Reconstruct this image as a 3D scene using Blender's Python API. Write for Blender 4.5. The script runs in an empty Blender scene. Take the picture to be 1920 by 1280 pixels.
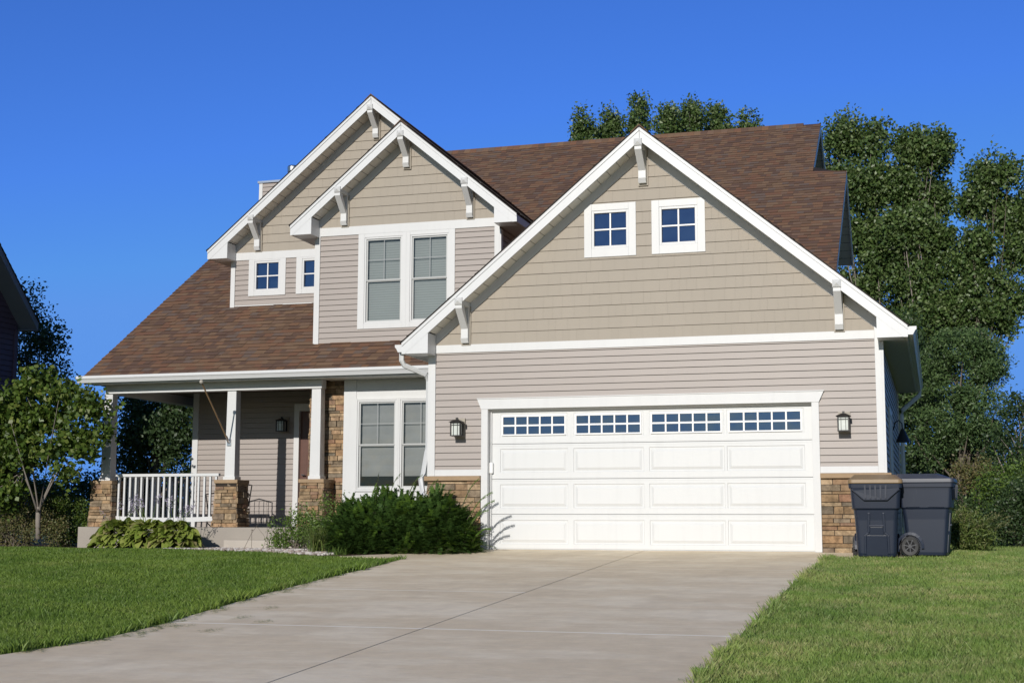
import bpy, math, random
import numpy as np
from mathutils import Vector, Matrix
random.seed(7)
RNG = np.random.default_rng(11)
sc = bpy.context.scene
COL = sc.collection
rad = math.radians

# ------------------------------------------------------------------ camera
CAMF, YAW, PITCH, ROLL = 2635.0, 0.29251, 0.12943, 0.002734
CP = Vector((6.5616, -20.5483, 0.3767))
fw = Vector((-math.sin(YAW)*math.cos(PITCH), math.cos(YAW)*math.cos(PITCH), math.sin(PITCH)))
r0 = Vector((math.cos(YAW), math.sin(YAW), 0.0)); u0 = r0.cross(fw)
rt = r0*math.cos(ROLL)+u0*math.sin(ROLL); up = -r0*math.sin(ROLL)+u0*math.cos(ROLL)
cam = bpy.data.cameras.new('camera'); camo = bpy.data.objects.new('camera', cam); COL.objects.link(camo)
cam.sensor_width = 36; cam.lens = CAMF/1920*36; cam.clip_start = .1; cam.clip_end = 5000
M3 = Matrix((rt, up, -fw)).transposed()
camo.matrix_world = Matrix.Translation(CP) @ M3.to_4x4()
sc.camera = camo

def at(px, py, Y):
    """world point on the plane y=Y seen at a photo pixel (used to measure where things stand)"""
    d = fw + rt*((px-960)/CAMF) - up*((py-640)/CAMF)
    return CP + d*((Y-CP.y)/d.y)

# ------------------------------------------------------------------ materials
def newmat(name):
    m = bpy.data.materials.new(name); m.use_nodes = True
    nt = m.node_tree; b = nt.nodes['Principled BSDF']
    return m, nt, b
def N(nt, t, **kw):
    n = nt.nodes.new(t)
    for k, v in kw.items(): setattr(n, k, v)
    return n
def L(nt, a, b): nt.links.new(a, b)
def setin(n, **kw):
    for k, v in kw.items(): n.inputs[k.replace('_', ' ')].default_value = v
def ramp(nt, stops, interp='LINEAR'):
    r = N(nt, 'ShaderNodeValToRGB'); cr = r.color_ramp; cr.interpolation = interp
    while len(cr.elements) < len(stops): cr.elements.new(.5)
    for e, (p, c) in zip(cr.elements, stops):
        e.position = p; e.color = (*c, 1) if len(c) == 3 else c
    return r
def objcoord(nt, scale=(1, 1, 1)):
    g = N(nt, 'ShaderNodeNewGeometry'); mp = N(nt, 'ShaderNodeMapping'); mp.inputs['Scale'].default_value = scale
    L(nt, g.outputs['Position'], mp.inputs['Vector']); return mp.outputs['Vector']
def noise(nt, scale, detail=3, rough=.55, vec=None):
    n = N(nt, 'ShaderNodeTexNoise'); n.inputs['Scale'].default_value = scale
    n.inputs['Detail'].default_value = detail; n.inputs['Roughness'].default_value = rough
    L(nt, vec if vec else objcoord(nt), n.inputs['Vector']); return n
def bump(nt, b, h, strength, dist):
    bp = N(nt, 'ShaderNodeBump'); bp.inputs['Strength'].default_value = strength; bp.inputs['Distance'].default_value = dist
    L(nt, h, bp.inputs['Height']); L(nt, bp.outputs['Normal'], b.inputs['Normal'])
def mixc(nt, fac, a, c, mode='MIX'):
    m = N(nt, 'ShaderNodeMix'); m.data_type = 'RGBA'; m.blend_type = mode
    for s, v in ((0, fac), (6, a), (7, c)):
        if hasattr(v, 'links'): L(nt, v, m.inputs[s])
        else: m.inputs[s].default_value = v if s == 0 else (*v, 1)
    return m.outputs[2]
def islands(nt): return N(nt, 'ShaderNodeNewGeometry').outputs['Random Per Island']

def painted(name, col, rough=.5, var=.06, scale=2.5, streak=True, bmp=.15):
    m, nt, b = newmat(name)
    n = noise(nt, scale, 4); n2 = noise(nt, 1, 3, .6, objcoord(nt, (9, 9, .8)))
    c2 = tuple(x*(1-var*2) for x in col)
    c = mixc(nt, n.outputs['Fac'], c2, tuple(min(1, x*(1+var*.5)) for x in col))
    if streak:
        r = ramp(nt, [(.5, (0, 0, 0)), (.8, (1, 1, 1))]); L(nt, n2.outputs['Fac'], r.inputs[0])
        mm = N(nt, 'ShaderNodeMath', operation='MULTIPLY'); L(nt, r.outputs[0], mm.inputs[0]); mm.inputs[1].default_value = .22
        c = mixc(nt, mm.outputs[0], c, tuple(x*.78 for x in col))
    L(nt, c, b.inputs['Base Color']); b.inputs['Roughness'].default_value = rough
    nb = noise(nt, 60, 2); bump(nt, b, nb.outputs['Fac'], bmp, .002)
    return m
MAT = {}
def tinted(name, col, rough, var, **kw):
    """siding or shake whose pieces differ slightly from each other"""
    m, nt, b = newmat(name)
    n = noise(nt, .9, 4); r = islands(nt)
    c = mixc(nt, r, tuple(x*(1-var) for x in col), tuple(x*(1+var) for x in col))
    c = mixc(nt, n.outputs['Fac'], tuple(x*.9 for x in col), c)
    L(nt, c, b.inputs['Base Color']); b.inputs['Roughness'].default_value = rough
    nb = noise(nt, 30, 4, .7, objcoord(nt, kw.get('bs', (.35, .35, 5)))); bump(nt, b, nb.outputs['Fac'], kw.get('bm', .25), .003)
    return m
MAT['ceiling'] = None
MAT['siding'] = tinted('vinyl_siding', (.375, .330, .302), .5, .02)
MAT['shake'] = tinted('shake_siding', (.365, .320, .262), .6, .03, bs=(6, 6, .5), bm=.5)
MAT['porch_siding'] = MAT['siding']
MAT['trim'] = painted('white_trim', (.665, .67, .67), .42, .03)
MAT['fascia'] = painted('white_fascia', (.67, .68, .69), .4, .02)
MAT['door_white'] = painted('garage_door_white', (.665, .675, .675), .45, .015, 1.2, bmp=.35)
MAT['mount'] = painted('mounting_block', (.38, .34, .28), .6, .03)
# soffit: shallow ribs every 10 cm running across the run
def soffit(name, col, axis):
    m, nt, b = newmat(name)
    v = objcoord(nt); s = N(nt, 'ShaderNodeSeparateXYZ'); L(nt, v, s.inputs[0])
    mul = N(nt, 'ShaderNodeMath', operation='MULTIPLY'); L(nt, s.outputs[axis], mul.inputs[0]); mul.inputs[1].default_value = 1/.15
    fr = N(nt, 'ShaderNodeMath', operation='FRACT'); L(nt, mul.outputs[0], fr.inputs[0])
    r = ramp(nt, [(0, (.0, .0, .0)), (.05, (1, 1, 1)), (.95, (1, 1, 1)), (1, (0, 0, 0))]); L(nt, fr.outputs[0], r.inputs[0])
    c = mixc(nt, r.outputs[0], tuple(x*.30 for x in col), col)
    L(nt, c, b.inputs['Base Color']); bump(nt, b, r.outputs[0], .6, .008); b.inputs['Roughness'].default_value = .5
    return m
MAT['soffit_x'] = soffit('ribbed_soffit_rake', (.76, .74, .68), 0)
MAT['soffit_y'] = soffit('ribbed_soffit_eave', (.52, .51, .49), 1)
# roofing shingles
m, nt, b = newmat('asphalt_shingles')
r = ramp(nt, [(0, (.190, .090, .050)), (.14, (.120, .068, .047)), (.30, (.210, .128, .074)), (.44, (.155, .090, .053)), (.60, (.212, .112, .060)),
              (.74, (.145, .105, .085)), (.84, (.185, .112, .074)), (.93, (.115, .066, .048)), (1, (.115, .066, .048))], 'CONSTANT')
L(nt, islands(nt), r.inputs[0])
n = noise(nt, 140, 2); n3 = noise(nt, .7, 3)
c = mixc(nt, n.outputs['Fac'], (.09, .055, .04), r.outputs[0])
c = mixc(nt, .7, c, r.outputs[0]); c = mixc(nt, n3.outputs['Fac'], c, mixc(nt, .25, c, (.12, .075, .05)))
L(nt, c, b.inputs['Base Color']); b.inputs['Roughness'].default_value = .9; bump(nt, b, n.outputs['Fac'], .5, .004); MAT['shingle'] = m
MAT_BUTT = None
def simple(name, col, rough=.6, metal=0, **kw):
    m, nt, b = newmat(name); b.inputs['Base Color'].default_value = (*col, 1)
    b.inputs['Roughness'].default_value = rough; b.inputs['Metallic'].default_value = metal
    if kw.get('n', 1):
        nn = noise(nt, kw.get('ns', 8), 4); c = mixc(nt, nn.outputs['Fac'], tuple(x*.75 for x in col), tuple(min(1, x*1.2) for x in col)); L(nt, c, b.inputs['Base Color'])
    if 'ior' in kw: b.inputs['IOR'].default_value = kw['ior']
    return m
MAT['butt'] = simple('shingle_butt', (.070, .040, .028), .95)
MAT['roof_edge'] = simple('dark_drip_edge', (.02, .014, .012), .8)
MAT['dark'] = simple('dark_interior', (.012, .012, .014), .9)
MAT['ceiling_shaded'] = simple('shaded_porch_ceiling', (.14, .10, .075), .6)  # dark base colour carries the shade under the porch roof
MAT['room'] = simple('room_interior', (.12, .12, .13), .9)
# ledge stone
def stonemat(name, stops):
    m, nt, b = newmat(name)
    r = ramp(nt, stops, 'LINEAR'); L(nt, islands(nt), r.inputs[0])
    n = noise(nt, 9, 6, .65); n2 = noise(nt, 45, 4, .7)
    rr = ramp(nt, [(.32, (.48, .47, .45)), (.58, (1.2, 1.2, 1.2))]); L(nt, n.outputs['Fac'], rr.inputs[0])
    c = mixc(nt, 1.0, r.outputs[0], rr.outputs[0], 'MULTIPLY')
    L(nt, c, b.inputs['Base Color']); b.inputs['Roughness'].default_value = .85
    ad = N(nt, 'ShaderNodeMath', operation='ADD'); L(nt, n.outputs['Fac'], ad.inputs[0]); L(nt, n2.outputs['Fac'], ad.inputs[1])
    bump(nt, b, ad.outputs[0], .9, .012); return m
MAT['stone'] = stonemat('ledge_stone', [(0, (.37, .25, .14)), (.14, (.23, .15, .08)), (.28, (.44, .32, .20)), (.40, (.15, .12, .085)), (.52, (.34, .21, .11)),
                        (.64, (.42, .28, .17)), (.74, (.20, .17, .125)), (.84, (.30, .165, .10)), (.92, (.27, .19, .11)), (1, (.47, .35, .22))])
MAT['stone_cap'] = simple('stone_cap', (.36, .25, .15), .8)
MAT['mortar'] = simple('stone_joint', (.03, .022, .016), .9)
# concrete
m, nt, b = newmat('driveway_concrete')
P = objcoord(nt); sx = N(nt, 'ShaderNodeSeparateXYZ'); L(nt, P, sx.inputs[0])
n1 = noise(nt, 1, 6, .62, objcoord(nt, (.7, 1.5, 1))); n2 = noise(nt, .35, 3); n3 = noise(nt, 60, 3, .7); n4 = noise(nt, 1, 5, .7, objcoord(nt, (3, 14, 1)))
n5 = noise(nt, 1, 3, .6, objcoord(nt, (.9, .45, 1)))
c = mixc(nt, n2.outputs['Fac'], (.68, .555, .385), (.79, .655, .465))
r1 = ramp(nt, [(.46, (0, 0, 0)), (.62, (1, 1, 1))]); L(nt, n1.outputs['Fac'], r1.inputs[0])
c = mixc(nt, r1.outputs[0], c, (.84, .725, .545))
r4 = ramp(nt, [(.5, (0, 0, 0)), (.72, (.35, .35, .35))]); L(nt, n4.outputs['Fac'], r4.inputs[0])
c = mixc(nt, r4.outputs[0], c, (.88, .80, .64))
r5 = ramp(nt, [(.54, (0, 0, 0)), (.60, (.35, .35, .35)), (1, (.35, .35, .35))]); L(nt, n5.outputs['Fac'], r5.inputs[0])
c = mixc(nt, r5.outputs[0], c, (.62, .505, .355))
n6 = noise(nt, 5, 6, .75); r6 = ramp(nt, [(.3, (.90, .90, .90)), (.7, (1.06, 1.06, 1.06))]); L(nt, n6.outputs['Fac'], r6.inputs[0]); c = mixc(nt, 1, c, r6.outputs[0], 'MULTIPLY')
c = mixc(nt, .10, c, n3.outputs['Color'], 'OVERLAY')
def band(axis, pos, half, lo=None, hi=None):
    a = N(nt, 'ShaderNodeMath', operation='SUBTRACT'); L(nt, sx.outputs[axis], a.inputs[0]); a.inputs[1].default_value = pos
    q = noise(nt, 3, 2); qq = N(nt, 'ShaderNodeMath', operation='MULTIPLY_ADD'); L(nt, q.outputs['Fac'], qq.inputs[0]); qq.inputs[1].default_value = .02; L(nt, a.outputs[0], qq.inputs[2])
    ab = N(nt, 'ShaderNodeMath', operation='ABSOLUTE'); L(nt, qq.outputs[0], ab.inputs[0])
    l = N(nt, 'ShaderNodeMath', operation='LESS_THAN'); L(nt, ab.outputs[0], l.inputs[0]); l.inputs[1].default_value = half
    out = l.outputs[0]
    for v, op in ((lo, 'GREATER_THAN'), (hi, 'LESS_THAN')):
        if v is None: continue
        g = N(nt, 'ShaderNodeMath', operation=op); L(nt, sx.outputs[0], g.inputs[0]); g.inputs[1].default_value = v
        mu = N(nt, 'ShaderNodeMath', operation='MULTIPLY'); L(nt, out, mu.inputs[0]); L(nt, g.outputs[0], mu.inputs[1]); out = mu.outputs[0]
    f = N(nt, 'ShaderNodeMath', operation='MULTIPLY'); L(nt, out, f.inputs[0]); f.inputs[1].default_value = .75
    return f.outputs[0]
c = mixc(nt, band(1, -9.31, .022), c, (.98, .93, .82))
c = mixc(nt, band(1, -6.22, .022, None, 2.4), c, (.98, .93, .82))
c = mixc(nt, band(1, -3.1, .014), c, (.9, .84, .72))
L(nt, c, b.inputs['Base Color']); b.inputs['Roughness'].default_value = .85; bump(nt, b, n3.outputs['Fac'], .35, .004); MAT['drive'] = m
def concrete(name, col):
    m, nt, b = newmat(name); a = noise(nt, 2.2, 5, .65); d = noise(nt, 1, 4, .6, objcoord(nt, (6, 6, .9)))
    c = mixc(nt, a.outputs['Fac'], tuple(x*.72 for x in col), tuple(x*1.15 for x in col)); c = mixc(nt, d.outputs['Fac'], c, col)
    L(nt, c, b.inputs['Base Color']); b.inputs['Roughness'].default_value = .85
    e = noise(nt, 80, 3); bump(nt, b, e.outputs['Fac'], .3, .003); return m
MAT['slab'] = concrete('porch_concrete', (.35, .315, .275)); MAT['step'] = concrete('step_concrete', (.47, .425, .37))
MAT['soil'] = simple('turf_soil', (.075, .115, .026), .95, ns=3)
MAT['mulch'] = simple('bark_mulch', (.075, .035, .02), .95, ns=30)
def pebblemat():
    m, nt, b = newmat('river_pebbles'); r = ramp(nt, [(0, (.42, .37, .33)), (.3, (.55, .52, .5)), (.5, (.30, .25, .22)), (.7, (.6, .56, .52)), (.85, (.38, .30, .26)), (1, (.5, .47, .45))], 'CONSTANT')
    L(nt, islands(nt), r.inputs[0]); L(nt, r.outputs[0], b.inputs['Base Color']); b.inputs['Roughness'].default_value = .7; return m
MAT['pebble'] = pebblemat()
# glass
def glass(name, tint=.9, refl=1.55, rc=(.95, .97, 1)):
    m = bpy.data.materials.new(name); m.use_nodes = True; nt = m.node_tree; nt.nodes.clear()
    o = N(nt, 'ShaderNodeOutputMaterial'); mx = N(nt, 'ShaderNodeMixShader'); g = N(nt, 'ShaderNodeBsdfGlossy'); t = N(nt, 'ShaderNodeBsdfTransparent')
    g.inputs['Roughness'].default_value = .01; g.inputs['Color'].default_value = (*rc, 1); t.inputs['Color'].default_value = (tint, tint, tint*1.01, 1)
    f = N(nt, 'ShaderNodeFresnel'); f.inputs['IOR'].default_value = refl
    nb_ = noise(nt, 1.7, 2); bp = N(nt, 'ShaderNodeBump'); bp.inputs['Strength'].default_value = .25; bp.inputs['Distance'].default_value = .05; L(nt, nb_.outputs['Fac'], bp.inputs['Height']); L(nt, bp.outputs['Normal'], g.inputs['Normal'])
    L(nt, f.outputs[0], mx.inputs[0]); L(nt, t.outputs[0], mx.inputs[1]); L(nt, g.outputs[0], mx.inputs[2]); L(nt, mx.outputs[0], o.inputs[0]); return m
MAT['glass'] = glass('window_glass', .82, 1.7)
MAT['glass_dark'] = glass('reflective_glass', .8, 3.4, (.46, .63, 1.0))
MAT['frost'] = simple('frosted_glass', (.62, .66, .62), .3)
def blindmat():
    m, nt, b = newmat('slatted_blind'); b.inputs['Base Color'].default_value = (.44, .50, .47, 1); b.inputs['Roughness'].default_value = .55
    v = objcoord(nt); s = N(nt, 'ShaderNodeSeparateXYZ'); L(nt, v, s.inputs[0])
    nz = noise(nt, 1.2, 2); a = N(nt, 'ShaderNodeMath', operation='MULTIPLY_ADD'); L(nt, nz.outputs['Fac'], a.inputs[0]); a.inputs[1].default_value = .03; L(nt, s.outputs[2], a.inputs[2])
    mu = N(nt, 'ShaderNodeMath', operation='MULTIPLY'); L(nt, a.outputs[0], mu.inputs[0]); mu.inputs[1].default_value = 1/.045
    fr = N(nt, 'ShaderNodeMath', operation='FRACT'); L(nt, mu.outputs[0], fr.inputs[0])
    r = ramp(nt, [(0, (.17, .20, .19)), (.3, (.30, .34, .325)), (1, (.32, .36, .345))]); L(nt, fr.outputs[0], r.inputs[0]); L(nt, r.outputs[0], b.inputs['Base Color'])
    return m
MAT['blind'] = blindmat()
MAT['shade'] = simple('roman_shade', (.30, .315, .305), .8, ns=3)
MAT['black_metal'] = simple('black_metal', (.015, .014, .014), .45)
MAT['galv'] = simple('galvanised_steel', (.72, .72, .74), .25, 1, n=0)
MAT['sash_shaded'] = simple('window_sash_shaded', (.46, .47, .465), .4, n=0)  # white sash and grille darkened, their shade put into the colour
MAT['lite_white'] = simple('lite_grille_white', (.82, .82, .81), .4, n=0)
MAT['door_brown'] = simple('brown_entry_door', (.12, .055, .04), .4)
MAT['wood_pole'] = simple('varnished_pole', (.32, .20, .10), .45)
MAT['brass'] = simple('pale_knob', (.45, .42, .36), .35)
MAT['bin'] = None
m, nt, b = newmat('navy_plastic'); n = noise(nt, 2, 4); n2 = noise(nt, 1, 5, .75, objcoord(nt, (22, 22, 4)))
r = ramp(nt, [(.62, (0, 0, 0)), (.75, (.45, .45, .45))]); L(nt, n2.outputs['Fac'], r.inputs[0])
c = mixc(nt, n.outputs['Fac'], (.012, .018, .036), (.018, .027, .051)); c = mixc(nt, r.outputs[0], c, (.055, .062, .08))
L(nt, c, b.inputs['Base Color']); b.inputs['Roughness'].default_value = .38; MAT['bin'] = m
MAT['bin_tan'] = simple('tan_plastic', (.25, .17, .09), .45)
MAT['bin_lid'] = simple('grey_blue_plastic', (.05, .056, .078), .35)
MAT['hub'] = simple('hub_plastic', (.05, .052, .06), .4)
MAT['rubber'] = simple('black_rubber', (.012, .012, .013), .5)
MAT['nb_trim_shaded'] = painted('neighbour_trim_shaded', (.22, .24, .28))  # light trim greyed: the shade on the eave is put into its colour
MAT['nb_siding'] = tinted('plum_siding', (.13, .085, .12), .6, .05)
MAT['bark'] = simple('tree_bark', (.15, .125, .10), .95, ns=14)
MAT['bark_pale'] = simple('pale_bark', (.25, .22, .19), .95, ns=14)

def leafmat(name, cols, rough=.45, trans=.25, spec=.5):
    m, nt, b = newmat(name); st = [(i/(len(cols)-1), c) for i, c in enumerate(cols)]
    r = ramp(nt, st); L(nt, islands(nt), r.inputs[0])
    n = noise(nt, .8, 3); c = mixc(nt, n.outputs['Fac'], mixc(nt, .3, r.outputs[0], (.02, .035, .008)), r.outputs[0])
    L(nt, c, b.inputs['Base Color']); b.inputs['Roughness'].default_value = rough; b.inputs['Specular IOR Level'].default_value = spec
    o = nt.nodes['Material Output']; tr = N(nt, 'ShaderNodeBsdfTranslucent'); mx = N(nt, 'ShaderNodeMixShader'); mx.inputs[0].default_value = trans
    L(nt, mixc(nt, .5, c, (.12, .2, .02)), tr.inputs['Color']); L(nt, b.outputs[0], mx.inputs[1]); L(nt, tr.outputs[0], mx.inputs[2]); L(nt, mx.outputs[0], o.inputs['Surface'])
    return m
MAT['cotton'] = leafmat('cottonwood_leaf', [(.040, .080, .020), (.095, .165, .042), (.155, .225, .065), (.060, .110, .030), (.24, .30, .13)], .45, .2, .5)
MAT['willow'] = leafmat('feathery_leaf', [(.045, .088, .032), (.10, .18, .062), (.17, .26, .09), (.06, .115, .04)], .5)
MAT['darkleaf'] = leafmat('dark_leaf', [(.034, .066, .024), (.052, .095, .034), (.080, .13, .044)], .5)
MAT['broad'] = leafmat('broad_leaf', [(.045, .090, .014), (.085, .150, .024), (.16, .235, .04), (.07, .125, .02), (.24, .28, .06)], .45, .3)
MAT['yew'] = leafmat('yew_needles', [(.028, .066, .015), (.050, .110, .022), (.080, .150, .028), (.052, .115, .022)], .5, .15)
MAT['yew_tip'] = leafmat('yew_new_growth', [(.085, .165, .020), (.125, .215, .028), (.06, .13, .016)], .5, .2)
MAT['hosta'] = leafmat('hosta_leaf', [(.24, .34, .05), (.34, .43, .08), (.44, .48, .12), (.28, .38, .06), (.50, .42, .20)], .45, .3)
MAT['barberry'] = leafmat('russet_leaf', [(.16, .13, .05), (.22, .20, .07), (.14, .18, .06), (.26, .18, .10)], .55)
MAT['perennial'] = leafmat('perennial_leaf', [(.09, .16, .03), (.15, .25, .045), (.20, .30, .06), (.07, .13, .03)], .45, .3)
MAT['strap'] = leafmat('strap_leaf', [(.13, .20, .04), (.22, .28, .07), (.09, .15, .035), (.30, .31, .12)], .5, .3)
MAT['plume'] = leafmat('pale_plume', [(.30, .27, .14), (.22, .25, .08), (.40, .34, .20)], .6, .3)
MAT['lilac'] = leafmat('lilac_flower', [(.55, .48, .68), (.65, .58, .75), (.45, .4, .58)], .6, .3)
MAT['seed'] = simple('dark_seed_head', (.03, .015, .01), .9)
def grassmat(name, a, bb, dry, dthr):
    m, nt, b = newmat(name)
    r = ramp(nt, [(0, a), (.5, bb), (1, a)]); L(nt, islands(nt), r.inputs[0])
    n = noise(nt, .8, 4, .6); n2 = noise(nt, 2.6, 4, .7)
    rr = ramp(nt, [(dthr, (0, 0, 0)), (dthr+.25, (1, 1, 1))]); L(nt, n2.outputs['Fac'], rr.inputs[0])
    mu = N(nt, 'ShaderNodeMath', operation='MULTIPLY'); L(nt, rr.outputs[0], mu.inputs[0]); L(nt, islands(nt), mu.inputs[1])
    c = mixc(nt, mu.outputs[0], r.outputs[0], dry)
    r3 = ramp(nt, [(.35, (.72, .80, .7)), (.65, (1.2, 1.12, 1.1))]); L(nt, n.outputs['Fac'], r3.inputs[0])
    c = mixc(nt, 1, c, r3.outputs[0], 'MULTIPLY')
    L(nt, c, b.inputs['Base Color']); b.inputs['Roughness'].default_value = .55
    o = nt.nodes['Material Output']; tr = N(nt, 'ShaderNodeBsdfTranslucent'); mx = N(nt, 'ShaderNodeMixShader'); mx.inputs[0].default_value = .3
    L(nt, c, tr.inputs['Color']); L(nt, b.outputs[0], mx.inputs[1]); L(nt, tr.outputs[0], mx.inputs[2]); L(nt, mx.outputs[0], o.inputs['Surface'])
    return m
MAT['grass_l'] = grassmat('lush_grass', (.110, .195, .026), (.190, .290, .046), (.36, .36, .14), .54)
MAT['grass_r'] = grassmat('dry_grass', (.170, .285, .055), (.25, .355, .085), (.52, .46, .24), .43)

# ------------------------------------------------------------------ mesh helpers
class MB:
    def __init__(s): s.v = []; s.f = []
    def poly(s, pts):
        i = len(s.v); s.v += [tuple(p) for p in pts]; s.f.append(tuple(range(i, i+len(pts))))
    def quad(s, a, b, c, d): s.poly((a, b, c, d))
    def box(s, x0, x1, y0, y1, z0, z1):
        s.hexa([(x0, y0, z0), (x1, y0, z0), (x1, y1, z0), (x0, y1, z0), (x0, y0, z1), (x1, y0, z1), (x1, y1, z1), (x0, y1, z1)])
    def hexa(s, p):
        i = len(s.v); s.v += [tuple(q) for q in p]
        for f in ((3, 2, 1, 0), (4, 5, 6, 7), (0, 1, 5, 4), (1, 2, 6, 5), (2, 3, 7, 6), (3, 0, 4, 7)): s.f.append(tuple(i+k for k in f))
    def prism(s, pts, d):
        """extrude polygon pts (3D) by vector d"""
        n = len(pts); i = len(s.v); d = Vector(d); s.v += [tuple(p) for p in pts]+[tuple(Vector(p)+d) for p in pts]
        s.f.append(tuple(i+k for k in range(n))); s.f.append(tuple(i+n+k for k in reversed(range(n))))
        for k in range(n): s.f.append((i+k, i+(k+1) % n, i+n+(k+1) % n, i+n+k))
    def tube(s, pts, r, seg=8, close=True):
        pts = [Vector(p) for p in pts]; rs = r if isinstance(r, (list, tuple)) else [r]*len(pts); i0 = len(s.v)
        for k, p in enumerate(pts):
            t = (pts[min(k+1, len(pts)-1)]-pts[max(k-1, 0)]).normalized()
            a = t.cross(Vector((0, 0, 1)) if abs(t.z) < .95 else Vector((1, 0, 0))).normalized(); b_ = t.cross(a)
            for q in range(seg):
                w = 2*math.pi*q/seg; s.v.append(tuple(p+(a*math.cos(w)+b_*math.sin(w))*rs[k]))
        for k in range(len(pts)-1):
            for q in range(seg):
                a0 = i0+k*seg+q; a1 = i0+k*seg+(q+1) % seg; s.f.append((a0, a1, a1+seg, a0+seg))
        if close:
            s.f.append(tuple(i0+q for q in reversed(range(seg)))); e = i0+(len(pts)-1)*seg; s.f.append(tuple(e+q for q in range(seg)))
    def bar(s, a, b_, w, h, upv=(0, 0, 1)):
        """rectangular bar from a to b, w across, h along upv-ish"""
        a = Vector(a); b_ = Vector(b_); t = (b_-a).normalized(); x = t.cross(Vector(upv)).normalized(); z = x.cross(t)
        P = []
        for p in (a, b_):
            for sx_, sz in ((-1, -1), (1, -1), (1, 1), (-1, 1)): P.append(p+x*(w/2*sx_)+z*(h/2*sz))
        s.hexa(P)
    def lathe(s, c, prof, seg=20):
        i0 = len(s.v)
        for (r, z) in prof:
            for q in range(seg):
                w = 2*math.pi*q/seg; s.v.append((c[0]+r*math.cos(w), c[1]+r*math.sin(w), c[2]+z))
        for k in range(len(prof)-1):
            for q in range(seg): a0 = i0+k*seg+q; a1 = i0+k*seg+(q+1) % seg; s.f.append((a0, a1, a1+seg, a0+seg))
        s.f.append(tuple(i0+q for q in reversed(range(seg)))); e = i0+(len(prof)-1)*seg; s.f.append(tuple(e+q for q in range(seg)))
    def build(s, name, mat, parent=None, bevel=0, smooth=False, label=None):
        me = bpy.data.meshes.new(name); me.from_pydata(s.v, [], s.f); me.materials.append(MAT[mat] if isinstance(mat, str) else mat)
        o = bpy.data.objects.new(name, me); COL.objects.link(o)
        if parent: o.parent = parent
        if smooth: me.polygons.foreach_set('use_smooth', [True]*len(me.polygons))
        if bevel:
            bv = o.modifiers.new('bevel', 'BEVEL'); bv.width = bevel; bv.segments = 2; bv.limit_method = 'ANGLE'
        if label: o['label'] = label
        return o
def npmesh(name, V, nper, mat, parent=None, mats=None, midx=None):
    """mesh of many identical-size polygons: V is (n*nper,3)"""
    n = len(V)//nper; me = bpy.data.meshes.new(name); me.vertices.add(len(V)); me.vertices.foreach_set('co', np.ascontiguousarray(V, dtype=np.float32).ravel())
    me.loops.add(n*nper); me.loops.foreach_set('vertex_index', np.arange(n*nper, dtype=np.int32))
    me.polygons.add(n); me.polygons.foreach_set('loop_start', np.arange(0, n*nper, nper, dtype=np.int32)); me.polygons.foreach_set('loop_total', np.full(n, nper, dtype=np.int32))
    me.materials.append(MAT[mat])
    me.update(calc_edges=True); o = bpy.data.objects.new(name, me); COL.objects.link(o)
    if parent: o.parent = parent
    return o
def thing(name, label, cat, group=None, loc=(0, 0, 0)):
    o = bpy.data.objects.new(name, None); COL.objects.link(o); o.empty_display_size = .2; o['label'] = label; o['category'] = cat
    if group: o['group'] = group
    return o
def tag(o, label, cat, group=None, kind=None):
    if label: o['label'] = label
    if cat: o['category'] = cat
    if group: o['group'] = group
    if kind: o['kind'] = kind
    return o

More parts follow.
